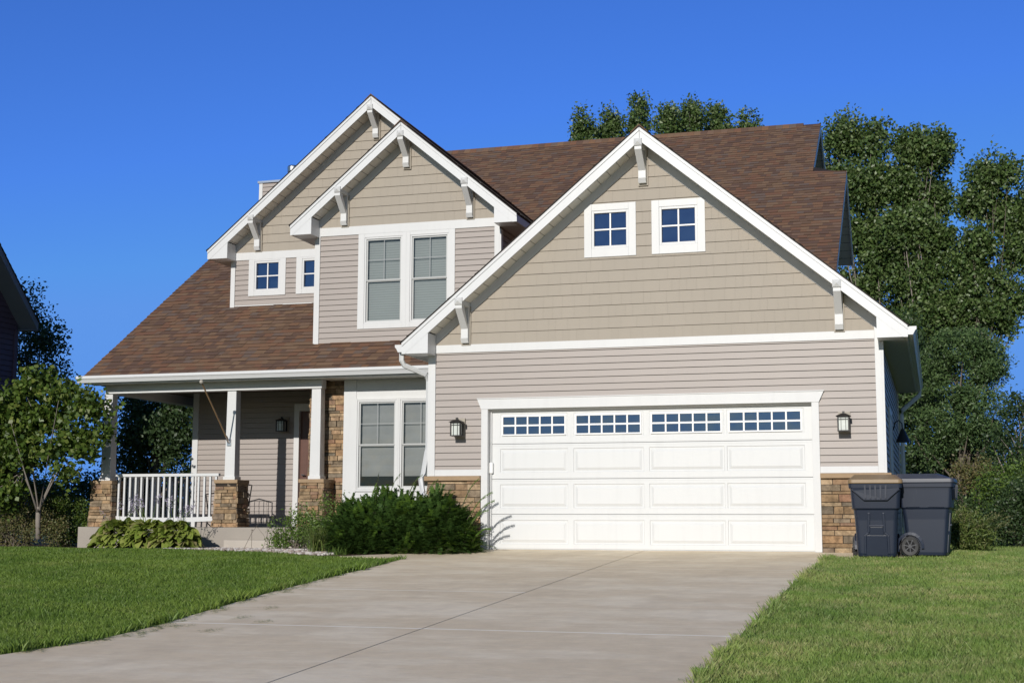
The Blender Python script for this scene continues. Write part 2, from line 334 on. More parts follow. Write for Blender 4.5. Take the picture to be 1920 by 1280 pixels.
# ------------------------------------------------------------------ siding / shingles / stone
def frame(axis, Y):
    """axis 'y': wall facing -Y at y=Y, u along +X ; '+x': wall facing +X at x=Y, u along +Y ; '-x': facing -X"""
    if axis == 'y': return lambda u, o, z: (u, Y-o, z)
    if axis == '+x': return lambda u, o, z: (Y+o, u, z)
    return lambda u, o, z: (Y-o, u, z)
def siding(name, parent, mat, axis, Y, z0, z1, xl, xr, holes=(), exp=.1016, shakes=False, z_ref=None, label=None):
    F = frame(axis, Y); mb = MB(); fl = xl if callable(xl) else (lambda z: xl); fr = xr if callable(xr) else (lambda z: xr)
    z = z_ref if z_ref is not None else z0
    while z < z1-1e-4:
        zt = z+exp; za = max(z, z0); zb_ = min(zt, z1)
        cuts = sorted({za, zb_} | {h[k] for h in holes for k in (2, 3) if za < h[k] < zb_})
        g = zt-(.006 if shakes else .009)
        if za < g < zb_: cuts = sorted(set(cuts) | {g})
        for a, b in zip(cuts[:-1], cuts[1:]):
            if b-a < 5e-4: continue
            mid = (a+b)/2; iv = [(0., 1.)]
            segs = [[fl(a), fr(a), fl(b), fr(b)]]
            for h in holes:
                if h[2] <= mid <= h[3]:
                    ns = []
                    for s in segs:
                        if h[0] > min(s[0], s[2]) and h[1] < max(s[1], s[3]): ns += [[s[0], h[0], s[2], h[0]], [h[1], s[1], h[1], s[3]]]
                        elif h[1] <= max(s[1], s[3]) and h[1] > min(s[0], s[2]) and h[0] <= min(s[0], s[2]): ns.append([h[1], s[1], h[1], s[3]])
                        elif h[0] >= min(s[0], s[2]) and h[0] < max(s[1], s[3]) and h[1] >= max(s[1], s[3]): ns.append([s[0], h[0], s[2], h[0]])
                        else: ns.append(s)
                    segs = ns
            for s in segs:
                if max(s[1]-s[0], s[3]-s[2]) < .003: continue
                s = [s[0], max(s[0], s[1]), s[2], max(s[2], s[3])]
                if mid > g:
                    mb.quad(F(s[0], -.008, a), F(s[1], -.008, a), F(s[3], -.008, b), F(s[2], -.008, b)); 
                    mb.quad(F(s[0], -.008, b), F(s[1], -.008, b), F(s[3], .018, b), F(s[2], .018, b)); continue
                oa = .016-.010*(a-z)/exp; ob = .016-.010*(b-z)/exp
                if not shakes:
                    rr = random.Random(int(round(z*1000))*13+5); us = [0., 1.]; Ls = s[1]-s[0]
                    if Ls > 1.6:
                        q0 = rr.uniform(.2, 1.0)*1.8/Ls
                        while q0 < .95: us.insert(-1, q0); q0 += rr.uniform(2.2, 3.6)/Ls
                    for qa, qb in zip(us[:-1], us[1:]):
                        e = 0; dd = rr.uniform(0, .002)
                        mb.quad(F(s[0]+(s[1]-s[0])*qa, oa+dd, a), F(s[0]+(s[1]-s[0])*(qb-e), oa+dd, a), F(s[2]+(s[3]-s[2])*(qb-e), ob, b), F(s[2]+(s[3]-s[2])*qa, ob, b))
                else:
                    u = min(s[0], s[2]); U1 = max(s[1], s[3]); rr = random.Random(int(round(z*1000))*7+3)
                    u -= rr.random()*.3; k = 0
                    while u < U1:
                        w = rr.choice((.11, .15, .19, .24)); u2 = u+w; du = rr.uniform(-.0008, .0012); g2 = .0012
                        A0, A1 = max(u, s[0]), min(u2-g2, s[1]); B0, B1 = max(u, s[2]), min(u2-g2, s[3])
                        if max(A1-A0, B1-B0) > .002:
                            A0, A1 = (A0, A1) if A1 > A0 else ((s[0], s[0]) if u2 < s[0]+.3 and u2 <= (s[0]+s[1])/2 else (s[1], s[1]))
                            B0, B1 = (B0, B1) if B1 > B0 else ((s[2], s[2]) if u2 <= (s[2]+s[3])/2 else (s[3], s[3]))
                            mb.quad(F(A0, oa+du, a), F(A1, oa+du, a), F(B1, ob+du, b), F(B0, ob+du, b))
                        u = u2
                    mb.quad(F(s[0], -.002, a), F(s[1], -.002, a), F(s[3], -.002, b), F(s[2], -.002, b))
        z = zt
    return mb.build(name, mat, parent, label=label)
def roof(name, parent, P0, U, V, t1, u0f, u1f, exp=.143, deck=True, tabw=(.09, .24)):
    """shingled plane: P0 + U*u + V*t, t in 0..t1, u between u0f(t) and u1f(t)"""
    U = Vector(U).normalized(); V = Vector(V).normalized(); Nn = U.cross(V).normalized()
    if Nn.z < 0: Nn = -Nn
    P0 = Vector(P0); mb = MB(); fa = u0f if callable(u0f) else (lambda t: u0f); fb = u1f if callable(u1f) else (lambda t: u1f)
    P = lambda u, o, t: P0+U*u+V*t+Nn*o
    t = -.02; k = 0
    while t < t1:
        ta, tb = t, min(t+exp, t1); a, b = fa((ta+tb)/2), fb((ta+tb)/2); u = a-random.random()*.15
        while u < b:
            w = random.uniform(*tabw); u1 = max(u, a); u2 = min(u+w, b)
            if u2-u1 > .01:
                up_ = random.choice((0, 0, .007)); h = .014+up_
                e0, e1 = (fa(ta)-a if u1 == a else 0), (fb(ta)-b if u2 == b else 0); f0, f1 = (fa(tb)-a if u1 == a else 0), (fb(tb)-b if u2 == b else 0)
                i = len(mb.v)
                mb.v += [tuple(P(u1+e0, 0, ta)), tuple(P(u2+e1, 0, ta)), tuple(P(u2+e1, h, ta)), tuple(P(u1+e0, h, ta)), tuple(P(u2+f1, .003+up_*.5, tb+.004)), tuple(P(u1+f0, .003+up_*.5, tb+.004))]
                mb.f += [(i, i+1, i+2, i+3), (i+3, i+2, i+4, i+5)]
            u += w
        t += exp
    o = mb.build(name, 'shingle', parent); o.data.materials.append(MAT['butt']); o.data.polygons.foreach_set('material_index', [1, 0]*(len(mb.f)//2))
    if deck:
        d = MB(); n = 24 if callable(u0f) or callable(u1f) else 1
        for q in range(n):
            ta, tb = t1*q/n, t1*(q+1)/n
            d.quad(P(fa(ta), -.004, ta), P(fb(ta), -.004, ta), P(fb(tb), -.004, tb), P(fa(tb), -.004, tb))
        d.quad(P(fa(0), -.02, -.015), P(fb(0), -.02, -.015), P(fb(0), .0, -.015), P(fa(0), .0, -.015))
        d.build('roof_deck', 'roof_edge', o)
    return o
def stones(mb, F, u0, u1, z0, z1, seed, rowh=(.045, .115), ww=(.14, .44), xf=None):
    r = random.Random(seed); z = z0
    while z < z1-.01:
        h = r.choice((.045, .06, .075, .09, .11)); h = min(h, z1-z)
        if z1-z-h < .035: h = z1-z
        a = u0; 
        while a < u1-.01:
            w = r.uniform(*ww)*(1.1 if h < .07 else .85); w = min(w, u1-a)
            if u1-a-w < .06: w = u1-a
            sub = [(z, h)] if h < .1 or r.random() < .6 else [(z, h*.48), (z+h*.48, h*.52)]
            for (zz, hh) in sub:
                o = r.uniform(.012, .042); j = lambda q: r.uniform(-q, q); g = .0025
                A, B, C_, D = a+g, a+w-g, zz+g, zz+hh-g
                if xf: A, B = A, B
                mb.hexa([F(A, -.02, C_), F(B, -.02, C_), F(B, -.02, D), F(A, -.02, D), F(A+.003, o+j(.004), C_+abs(j(.004))), F(B-.003, o+j(.005), C_+abs(j(.004))), F(B-.003, o+j(.005), D-abs(j(.004))), F(A+.003, o+j(.004), D-abs(j(.004)))])
            a += w
        z += h

# ================================================================== HOUSE
house = thing('house', 'two storey beige house with brown shingle roof, white trim, covered porch and double garage', 'house')
H = house
S = .833        # slope of the front gables
def gable(yw, xc, za, xl, xr, zb, xinl, xinr, over, wl, wr, brk, tv=.205):
    """rake boards, pork chops, rake soffits, friezes and brackets of a front gable on wall plane y=yw"""
    yf = yw-over; zE = za-S*(xc-xl); top = lambda x: za-S*abs(x-xc)
    for sgn, xe, xin in ((-1, xl, xinl), (1, xr, xinr)):
        mb = MB(); xs = xc+sgn*abs(xc-xe)
        # where the lower edge of the board meets zb
        xq = xc+sgn*(za-tv-zb)/S
        mb.prism([(xc, yf, za), (xc, yf, za-tv), (xq, yf, zb), (xe, yf, zb), (xe, yf, top(xe))], (0, .03, 0))
        # thin crown strip
        mb.prism([(xc, yf-.014, za+.004), (xc, yf-.014, za-.05), (xe, yf-.014, top(xe)-.05), (xe, yf-.014, top(xe)+.004)], (0, .013, 0))
        mb.build('rake_fascia', 'fascia', H, bevel=.003)
        mb = MB()
        mb.prism([(xin, yf+.004, zb), (xq, yf+.004, zb), (xin, yf+.004, top(xin)-tv)], (0, over-.03, 0))
        mb.prism([(xq, yf+.032, zb), (xe-sgn*.002, yf+.032, zb), (xe-sgn*.002, yf+.032, zb+.1)], (0, .02, 0))
        mb.build('eave_return', 'fascia', H)
        mb = MB()   # rake soffit
        mb.prism([(xc, yf+.031, za-tv+.045), (xin, yf+.031, top(xin)-tv+.045), (xin, yf+.031, top(xin)-tv+.02), (xc, yf+.031, za-tv+.02)], (0, over-.03, 0))
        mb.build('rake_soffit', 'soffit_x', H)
        mb = MB()   # frieze along the rake on the wall
        w_ = wl if sgn < 0 else wr
        mb.prism([(xc, yw-.024, za-.12), (xc, yw-.024, za-.345), (w_, yw-.024, top(w_)-.345), (w_, yw-.024, top(w_)-.12)], (0, .02, 0))
        mb.build('rake_frieze', 'trim', H)
    for (bx, dz, bot) in brk:
        zt = top(bx)-tv+dz; w = .115
        b0 = MB(); b0.box(bx-.075, bx+.075, yw-.045, yw-.004, bot-.03, zt+.02); bk = b0.build('bracket', 'mount', H)
        p = MB(); p.box(bx-w/2, bx+w/2, yw-.10, yw-.03, bot, zt); p.prism([(bx-w/2, yw-.10, bot), (bx+w/2, yw-.10, bot), (bx+w/2, yw-.14, bot+.07), (bx-w/2, yw-.14, bot+.07)], (0, 0, .002))
        p.box(bx-w/2+.001, bx+w/2-.001, yw-.125, yw-.099, bot+.06, (bot+zt)/2+.01)
        p.build('bracket_post', 'trim', bk, bevel=.004)
        a = MB(); a.box(bx-w/2-.003, bx+w/2+.003, yf-.03, yw-.03, zt-.005, zt+.105); c = (bx, yf-.065, zt+.05)
        q = [(bx-w/2-.003, yf-.03, zt-.005), (bx+w/2+.003, yf-.03, zt-.005), (bx+w/2+.003, yf-.03, zt+.105), (bx-w/2-.003, yf-.03, zt+.105)]
        for k in range(4): a.poly([q[k], q[(k+1) % 4], c])
        a.build('bracket_arm', 'trim', bk, bevel=.003)
        d = MB(); d.bar((bx, yf+.035, zt-.03), (bx, yw-.10, (bot+zt)/2-.01), w-.006, .085, (1, 0, 0)) if False else d.prism([(bx-w/2+.004, yf-.012, zt-.006), (bx-w/2+.004, yf+.085, zt-.006), (bx-w/2+.004, yw-.08, (bot+zt)/2-.07), (bx-w/2+.004, yw-.10, (bot+zt)/2-.10), (bx-w/2+.004, yw-.13, (bot+zt)/2-.06), (bx-w/2+.004, yf-.012, zt-.06)], (w-.008, 0, 0))
        d.build('bracket_brace', 'trim', bk, bevel=.003)
def gable_roof(yf, yb, xc, za, xl, xr):
    for sgn, xe in ((-1, xl), (1, xr)):
        zE = za-S*abs(xc-xe); Ls = math.hypot(xe-xc, za-zE)
        P0 = (xe, yf-.025, zE+.008); V = (xc-xe, 0, za-zE)
        roof('gable_roof', H, P0, (0, 1, 0), V, Ls, 0, yb-yf+.02)
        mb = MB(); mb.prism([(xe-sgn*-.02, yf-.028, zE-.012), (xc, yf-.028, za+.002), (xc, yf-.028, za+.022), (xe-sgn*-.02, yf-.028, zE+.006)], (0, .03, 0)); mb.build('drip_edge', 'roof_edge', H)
    mb = MB(); y = yf-.03
    while y < yb:
        d = .16; mb.prism([(xc-.13, y, za-.095), (xc, y, za+.022), (xc+.13, y, za-.095), (xc+.13, y, za-.075), (xc, y, za+.042), (xc-.13, y, za-.075)], (0, d-.004, 0)); y += d
    mb.build('ridge_cap', 'shingle', H)
def window(parent, yw, x0, x1, z0, z1, cas, kind, name='window', shadez=None, label=None, casing=None):
    """cas = casing width; kind: 'grid' (2x2 fixed), 'hung' (double hung with top grille)"""
    w = MB()
    if casing:
        cx0, cx1, cz0, cz1 = casing
        w.box(cx0, x0, yw-.032, yw+.01, cz0, cz1); w.box(x1, cx1, yw-.032, yw+.01, cz0, cz1)
        w.box(x0, x1, yw-.030, yw+.01, z1, cz1); w.box(x0, x1, yw-.030, yw+.01, cz0, z0)
    fr = w.build(name, 'trim', parent, bevel=.003)
    if label: fr['label'] = label
    f = MB(); t = .038 if kind == 'grid' else .03
    f.box(x0+.001, x0+t, yw-.022, yw+.06, z0+.001, z1-.001); f.box(x1-t, x1-.001, yw-.022, yw+.06, z0+.001, z1-.001); f.box(x0+t, x1-t, yw-.021, yw+.06, z0+.001, z0+t); f.box(x0+t, x1-t, yw-.021, yw+.06, z1-t, z1-.001)
    f.build('window_frame', 'trim', fr, bevel=.003)
    X0, X1, Z0, Z1 = x0+t, x1-t, z0+t, z1-t
    g = MB()
    if kind == 'grid':
        xm, zm = (X0+X1)/2, (Z0+Z1)/2; g.box(xm-.011, xm+.011, yw-.002, yw+.02, Z0, Z1); g.box(X0, X1, yw-.001, yw+.019, zm-.011, zm+.011); g.build('window_grille', 'lite_white', fr)
        p = MB(); p.quad((X0, yw+.022, Z0), (X1, yw+.022, Z0), (X1, yw+.022, Z1), (X0, yw+.022, Z1)); p.build('window_pane', 'glass_dark', fr)
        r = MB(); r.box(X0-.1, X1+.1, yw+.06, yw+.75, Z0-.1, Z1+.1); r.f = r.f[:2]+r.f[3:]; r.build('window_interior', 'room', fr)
        r = MB(); rx = random.Random(int(x0*100)).random(); xa = X0+(X1-X0)*(.52+.1*rx); r.box(xa, X1, yw+.10, yw+.115, Z0, Z0+(Z1-Z0)*(.45 if rx < .5 else .9)); r.build('window_shade', 'shade', fr)
    else:
        zm = Z0+(Z1-Z0)*.49; s = .026
        for (a, b, yy) in ((zm, Z1, yw+.0), (Z0, zm+.012, yw+.018)):
            g.box(X0, X0+s, yy, yy+.018, a, b); g.box(X1-s, X1, yy, yy+.018, a, b); g.box(X0+s, X1-s, yy+.001, yy+.017, b-s, b); g.box(X0+s, X1-s, yy+.001, yy+.017, a, a+s)
        g.build('window_sash', 'sash_shaded', fr)
        q = MB(); xm = (X0+X1)/2; zc = (zm+Z1)/2; q.box(xm-.006, xm+.006, yw+.013, yw+.02, zm+s, Z1-s); q.box(X0+s, X1-s, yw+.014, yw+.019, zc-.006, zc+.006); q.build('window_grille', 'sash_shaded', fr)
        p = MB()
        for (a, b, yy) in ((zm+s, Z1-s, yw+.010), (Z0+s, zm-s+.012, yw+.028)): p.quad((X0+s, yy, a), (X1-s, yy, a), (X1-s, yy, b), (X0+s, yy, b))
        p.build('window_pane', 'glass', fr)
        if shadez is None:
            s_ = MB(); s_.quad((X0+.004, yw+.075, Z0), (X1-.004, yw+.075, Z0), (X1-.004, yw+.075, Z1-.01), (X0+.004, yw+.075, Z1-.01)); s_.build('window_blind', 'blind', fr)
        else:
            s_ = MB(); n = 14; zs = [Z1-.01]+[Z1-.01-(Z1-.01-shadez)*(k+1)/n for k in range(n)]
            for k in range(n):
                o1 = .006*(k % 2); s_.quad((X0+.012, yw+.085+o1, zs[k+1]), (X1-.012, yw+.085+o1, zs[k+1]), (X1-.012, yw+.085+.006*((k+1) % 2), zs[k]), (X0+.012, yw+.085+.006*((k+1) % 2), zs[k]))
            s_.build('window_shade', 'shade', fr)
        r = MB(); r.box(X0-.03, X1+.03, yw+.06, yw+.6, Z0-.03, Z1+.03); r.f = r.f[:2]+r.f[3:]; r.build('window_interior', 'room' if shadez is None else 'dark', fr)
    return fr

# ---- garage block -------------------------------------------------------
GX0, GX1, GY1 = -.95, 5.87, 7.9
gza, gxc, gxl, gxr = 6.285, 2.475, -1.285, 6.245
gtop = lambda x: gza-S*abs(x-gxc)
doorhole = (-.16, 5.05, 0, 2.285)
siding('wall', H, 'siding', 'y', 0, 1.21, 3.02, GX0+.09, GX1-.09, [(-.10, 4.975, 0, 2.16), (-.13, 5.01, 2.16, 2.25)], z_ref=1.21-.04)
gw = [(1.53, 2.335, 4.41, 5.235), (2.575, 3.385, 4.41, 5.235)]
siding('gable_wall', H, 'shake', 'y', 0, 3.145, gza-.2, lambda z: max(GX0+.09, gxc-(gza-.17-z)/S), lambda z: min(GX1-.09, gxc+(gza-.17-z)/S), gw, exp=.176, shakes=True)
for x0, x1, a, b in gw: window(H, 0, x0+.115, x1-.115, a+.135, b-.105, .11, 'grid', casing=(x0, x1, a, b))
t = MB(); t.box(GX0+.09, GX1-.09, -.03, .01, 3.02, 3.145); t.build('frieze_board', 'trim', H, bevel=.004)
for xa, xb in ((GX0, GX0+.09), (GX1-.09, GX1)):
    t = MB(); zt = 3.34; t.box(xa, xb, -.036, .0, 1.115, zt); t.build('corner_board', 'trim', H, bevel=.003)
t = MB(); t.box(GX1-.001, GX1+.03, -.034, .09, 1.115, 2.98); t.build('corner_board', 'trim', H)
t = MB(); t.box(GX0-.03, GX0+.001, -.034, .09, 1.115, 2.98); t.build('corner_board', 'trim', H)
for xa, xb in ((GX0+.09, -.105), (4.98, GX1-.09)):
    t = MB(); t.box(xa, xb, -.028, .01, 1.115, 1.21); t.build('water_table', 'trim', H, bevel=.003)
# door surround
t = MB(); t.box(-.105, 0, -.042, .12, 0, 2.135); t.build('door_casing', 'trim', H, bevel=.003)
t = MB(); t.box(4.877, 4.98, -.042, .12, 0, 2.135); t.build('door_casing', 'trim', H, bevel=.003)
t = MB(); t.prism([(-.105, -.05, 2.135), (4.98, -.05, 2.135), (5.05, -.05, 2.285), (-.165, -.05, 2.285)], (0, .07, 0)); t.box(-.175, 5.06, -.062, 0, 2.285, 2.30); t.box(-.02, 4.9, .02, .12, 2.11, 2.16); t.build('door_head', 'trim', H, bevel=.003)
# side and back walls
siding('wall', H, 'siding', '+x', GX1, .0, 3.02, .09, GY1, [], z_ref=.0)
siding('wall', H, 'siding', '-x', GX0, .0, 3.4, .09, 2.9, [], z_ref=.0)
t = MB(); t.box(GX1-.3, GX1+.002, GY1, GY1+.02, 0, 3.1); t.box(GX1-.02, GX1+.03, GY1-.09, GY1+.02, 0, 3.02); t.build('corner_board', 'trim', H)
t = MB(); t.quad((GX1, GY1, 0), (GX0, GY1, 0), (GX0, GY1, 5), (GX1, GY1, 3.1)); t.build('wall', 'siding', H)
# side entry on the garage flank
t = MB(); t.box(GX1-.01, GX1+.035, 1.9, 2.0, .0, 2.2); t.box(GX1-.01, GX1+.035, 3.0, 3.1, .0, 2.2); t.box(GX1-.01, GX1+.034, 2.0, 3.0, 2.1, 2.2); t.build('door_casing', 'trim', H)
t = MB(); t.box(GX1-.02, GX1+.02, 2.0, 3.0, 0, 2.1); sd = t.build('door', 'trim', H)
t = MB(); t.tube([(GX1+.02, 2.9, 1.0), (GX1+.07, 2.9, 1.0)], .02, 8); t.build('door_handle', 'galv', sd)
# gooseneck lamp on the flank
t = MB(); pts = [(GX1+.02, 3.2, 1.90), (GX1+.05, 3.2, 1.95), (GX1+.07, 3.2, 2.04), (GX1+.13, 3.2, 2.08), (GX1+.18, 3.2, 2.03), (GX1+.19, 3.2, 1.93)]
t.tube(pts, .010, 8); t.tube([(GX1, 3.2, 1.90), (GX1+.03, 3.2, 1.90)], .045, 14); gl = t.build('gooseneck_lamp', 'black_metal', H)
t = MB(); t.lathe((GX1+.19, 3.2, 1.72), [(.115, 0), (.112, .015), (.045, .17), (.025, .22)], 20); t.build('lamp_shade', 'black_metal', gl)
# stone
def stone_face(F, u0, u1, z0, z1, seed, name='stone_veneer'):
    mb = MB(); stones(mb, F, u0, u1, z0, z1, seed); o = mb.build(name, 'stone', H); b = MB(); b.quad(F(u0, .004, z0), F(u1, .004, z0), F(u1, .004, z1), F(u0, .004, z1)); b.build('stone_joint', 'mortar', o); return o
stone_face(frame('y', -.03), GX0-.02, -.105, -.12, 1.04, 21)
stone_face(frame('y', -.03), 4.98, GX1+.04, -.12, 1.04, 33)
stone_face(frame('-x', GX0), -.03, 2.6, -.12, 1.04, 37)
stone_face(frame('+x', GX1), -.03, .5, -.12, 1.04, 35)
for xa, xb in ((GX0-.06, -.105), (4.98, GX1+.09)):
    t = MB(); t.box(xa, xb, -.105, -.0, 1.04, 1.112); t.build('stone_cap', 'stone_cap', H, bevel=.008)
t = MB(); t.box(GX1, GX1+.09, 0, .55, 1.04, 1.112); t.build('stone_cap', 'stone_cap', H, bevel=.008)
gable(0, gxc, gza, gxl, gxr, 2.985, -.86, 5.83, .4, GX0, GX1, [(-.36, .0, 3.16), (5.30, .0, 3.16), (2.455, -.06, 5.50)])
gable_roof(-.4, 8.5, gxc, gza, gxl, gxr)
def eave(xw, xe, y0, y1, zs, zt, gut=True, gy0=None):
    sg = 1 if xe > xw else -1
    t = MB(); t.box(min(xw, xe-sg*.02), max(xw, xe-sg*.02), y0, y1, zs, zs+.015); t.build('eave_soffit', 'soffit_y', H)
    t = MB(); t.box(min(xe-sg*.025, xe), max(xe-sg*.025, xe), y0, y1, zs-.004, zt-.0); t.build('eave_fascia', 'fascia', H)
    if gut:
        g0 = gy0 if gy0 is not None else y0
        gutter([(xe+sg*.003, g0), (xe+sg*.003, y1)], (sg, 0), zt-.115, zt+.0)
def gutter(ends, nrm, z0, z1, name='gutter'):
    """K-style gutter along a horizontal run"""
    (xa, ya), (xb, yb) = ends; prof = [(0, z1), (0, z0), (.07, z0), (.078, z0+.02), (.100, z0+.06), (.118, z0+.075), (.118, z1), (.108, z1), (.108, z0+.085), (.066, z0+.012), (.008, z0+.012), (.008, z1)]
    mb = MB(); P = [(xa+nrm[0]*o, ya+nrm[1]*o, z) for o, z in prof]; mb.prism(P, (xb-xa, yb-ya, 0)); dl = Vector((xb-xa, yb-ya, 0)).normalized()*.004
    for ex, ey, sg in ((xa, ya, -1), (xb, yb, 1)): mb.prism([(ex+nrm[0]*o, ey+nrm[1]*o, z) for o, z in prof[:7]], dl*sg)
    return mb.build(name, 'fascia', H)
eave(GX1, gxr, -.37, 8.4, 2.99, 3.13, gy0=-.38)
eave(GX0, gxl, -.37, 2.3, 2.99, 3.13, gy0=-.38)
# downspouts
t = MB(); t.tube([(6.3, 8.2, 3.02), (6.3, 8.2, 2.93), (GX1+.10, 8.0, 2.62), (GX1+.08, 7.93, 2.52), (GX1+.08, 7.93, .1)], .045, 6); t.build('downspout', 'fascia', H)
mb = MB(); path = [(-1.345, -.24, 3.02), (-1.345, -.24, 2.90), (-1.32, -.2, 2.83), (-1.05, .03, 2.70), (-1.02, .10, 2.60), (-1.02, .10, 1.55), (-1.03, .08, 1.48), (-1.06, .02, 1.16), (-1.08, -.04, 1.08), (-1.02, -.10, .80), (-1.02, -.12, .1)]
mb.tube(path, .042, 6); mb.build('downspout', 'fascia', H)

# ---- garage door --------------------------------------------------------
YD = .095
gd = MB(); gd.box(0.0, 4.877, YD+.03, YD+.05, .0, 2.13); gd.box(.0, 4.877, YD-.004, YD+.03, -.005, .012); GD = gd.build('garage_door', 'door_white', H)
cols = [(.16, 1.235), (1.32, 2.40), (2.48, 3.60), (3.635, 4.757)]
def section(z0, z1, rz0, rz1, raised=True):
    mb = MB(); y = YD; g = .004; Z0, Z1 = z0+g, z1-g
    xs = [.004]+[v for c in cols for v in c]+[4.873]
    for k in range(0, len(xs), 2): mb.quad((xs[k], y, Z0), (xs[k+1], y, Z0), (xs[k+1], y, Z1), (xs[k], y, Z1))
    for a, b in cols:
        mb.quad((a, y, Z0), (b, y, Z0), (b, y, rz0), (a, y, rz0)); mb.quad((a, y, rz1), (b, y, rz1), (b, y, Z1), (a, y, Z1))
        loops = [(0, 0), (.008, .013), (.026, .013), (.066, -.002)] if raised else [(0, 0), (.012, .006), (.03, .006)]
        R = [[(a+i, y+o, rz0+i), (b-i, y+o, rz0+i), (b-i, y+o, rz1-i), (a+i, y+o, rz1-i)] for i, o in loops]
        for p, q in zip(R[:-1], R[1:]):
            for k in range(4): mb.quad(p[k], p[(k+1) % 4], q[(k+1) % 4], q[k])
        mb.quad(*R[-1])
    mb.quad((.004, y, Z0), (4.873, y, Z0), (4.873, y+.03, Z0-.003), (.004, y+.03, Z0-.003)); mb.quad((.004, y, Z1), (4.873, y, Z1), (4.873, y+.03, Z1+.002), (.004, y+.03, Z1+.002))
    # horizontal ribs near the joints
    for zz in (Z0+.022, Z1-.022): mb.box(.004, 4.873, y-.0025, y+.001, zz-.006, zz+.006)
    return mb.build('door_section', 'door_white', GD)
section(.012, .532, .085, .445); section(.532, 1.064, .625, .985); section(1.064, 1.60, 1.165, 1.525); section(1.60, 2.125, 1.70, 2.065, False)
for (a, b) in cols:
    x0, x1, z0, z1 = a+.03, b-.03, 1.725, 2.035
    mb = MB(); y = YD+.006; mb.box(x0, x1, y-.026, y-.0, z0, z0+.022); mb.box(x0, x1, y-.026, y, z1-.022, z1); mb.box(x0, x0+.022, y-.0255, y, z0+.022, z1-.022); mb.box(x1-.022, x1, y-.0255, y, z0+.022, z1-.022)
    A0, A1, B0, B1 = x0+.022, x1-.022, z0+.022, z1-.022; wv = (A1-A0)/5
    for k in range(1, 5): mb.box(A0+wv*k-.012, A0+wv*k+.012, y-.020, y, B0, B1)
    mb.box(A0, A1, y-.0195, y, (B0+B1)/2-.013, (B0+B1)/2+.013)
    lt = mb.build('door_window', 'lite_white', GD); p = MB(); p.quad((A0, y-.004, B0), (A1, y-.004, B0), (A1, y-.004, B1), (A0, y-.004, B1)); 
    lt2 = MB(); lt2.quad((A0, y+.0015-.004, B0), (A1, y-.0025, B0), (A1, y-.0025, B1), (A0, y-.0025, B1)); 
    # pane object parented to the door (third level is the limit)
    p.build('window_pane', 'glass_dark', GD); lt2.build('window_backing', 'dark', GD)
t = MB(); t.box(.002, .06, .035, .09, 1.15, 1.32); t.build('door_sensor', 'lite_white', H, bevel=.015)
t = MB(); t.tube([(.022, .07, .0), (.022, .07, 2.1)], .012, 6); t.build('weather_strip', 'trim', H)

# ---- bay (middle gable) -------------------------------------------------
BY = 2.96; BX0, BX1 = -4.30, -.745
bza, bxc, bxl, bxr = 7.60, -2.51, -4.66, -.32
siding('wall', H, 'siding', 'y', BY, 3.45, 5.652, BX0+.07, BX1-.09, [(-3.46, -1.585, 3.895, 5.652)], z_ref=3.45)
siding('gable_wall', H, 'shake', 'y', BY, 5.812, bza-.2, lambda z: max(BX0+.07, bxc-(bza-.17-z)/S), lambda z: min(BX1-.09, bxc+(bza-.17-z)/S), [], exp=.176, shakes=True)
t = MB(); t.box(BX0+.07, BX1-.09, BY-.03, BY+.01, 5.652, 5.812); t.build('frieze_board', 'trim', H, bevel=.004)
for xa, xb in ((BX0, BX0+.078), (BX1-.095, BX1)):
    t = MB(); t.box(xa, xb, BY-.036, BY, 3.45, 6.0); t.build('corner_board', 'trim', H, bevel=.003)
siding('wall', H, 'siding', '+x', BX1, 3.6, 5.65, BY, BY+3.2); siding('wall', H, 'siding', '-x', BX0, 3.6, 5.65, BY, BY+3.2)
t = MB(); t.box(BX1-.001, BX1+.03, BY-.034, BY+.09, 3.6, 5.60); t.box(BX0-.03, BX0+.001, BY-.034, BY+.09, 3.6, 5.6); t.build('corner_board', 'trim', H)
window(H, BY, -3.335, -2.595, 3.995, 5.585, .1, 'hung', casing=(-3.46, -2.52, 3.895, 5.652))
window(H, BY, -2.445, -1.705, 3.995, 5.585, .1, 'hung', casing=(-2.52, -1.585, 3.895, 5.652))
gable(BY, bxc, bza, bxl, bxr, 5.635, -4.245, -.735, .4, BX0, BX1, [(-3.73, .0, 5.83), (-1.29, .0, 5.83), (-2.52, -.05, 6.84)])
gable_roof(BY-.4, 9.6, bxc, bza, bxl, bxr)
eave(BX1, bxr, BY-.37, 7.6, 5.64, 5.77, gut=False); eave(BX0, bxl, BY-.37, 7.6, 5.64, 5.77, gut=False)

# ---- tall gable ---------------------------------------------------------
TY = 4.49; TX0 = -6.87
tza, txc, txl, txr = 8.65, -3.74, -7.20, -.28
tw = [(-6.475, -5.665, 4.875, 5.60), (-5.435, -4.62, 4.875, 5.60)]
siding('wall', H, 'siding', 'y', TY, 4.40, 5.61, TX0+.09, BX0-.02, tw, z_ref=4.40)
siding('gable_wall', H, 'shake', 'y', TY, 5.765, tza-.2, lambda z: max(TX0+.09, txc-(tza-.17-z)/S), lambda z: min(-.6, txc+(tza-.17-z)/S), [], exp=.176, shakes=True)
for x0, x1, a, b in tw: window(H, TY, x0+.125, x1-.125, a+.10, b-.025, .11, 'grid', casing=(x0, x1, a, b+.01))
t = MB(); t.box(TX0+.09, BX0-.02, TY-.03, TY+.01, 5.61, 5.765); t.build('frieze_board', 'trim', H, bevel=.004)
t = MB(); t.box(TX0, TX0+.095, TY-.036, TY, 4.45, 6.0); t.build('corner_board', 'trim', H, bevel=.003)
t = MB(); t.box(TX0+.09, BX0, TY-.02, TY, 4.66, 4.70); t.build('flashing', 'trim', H)
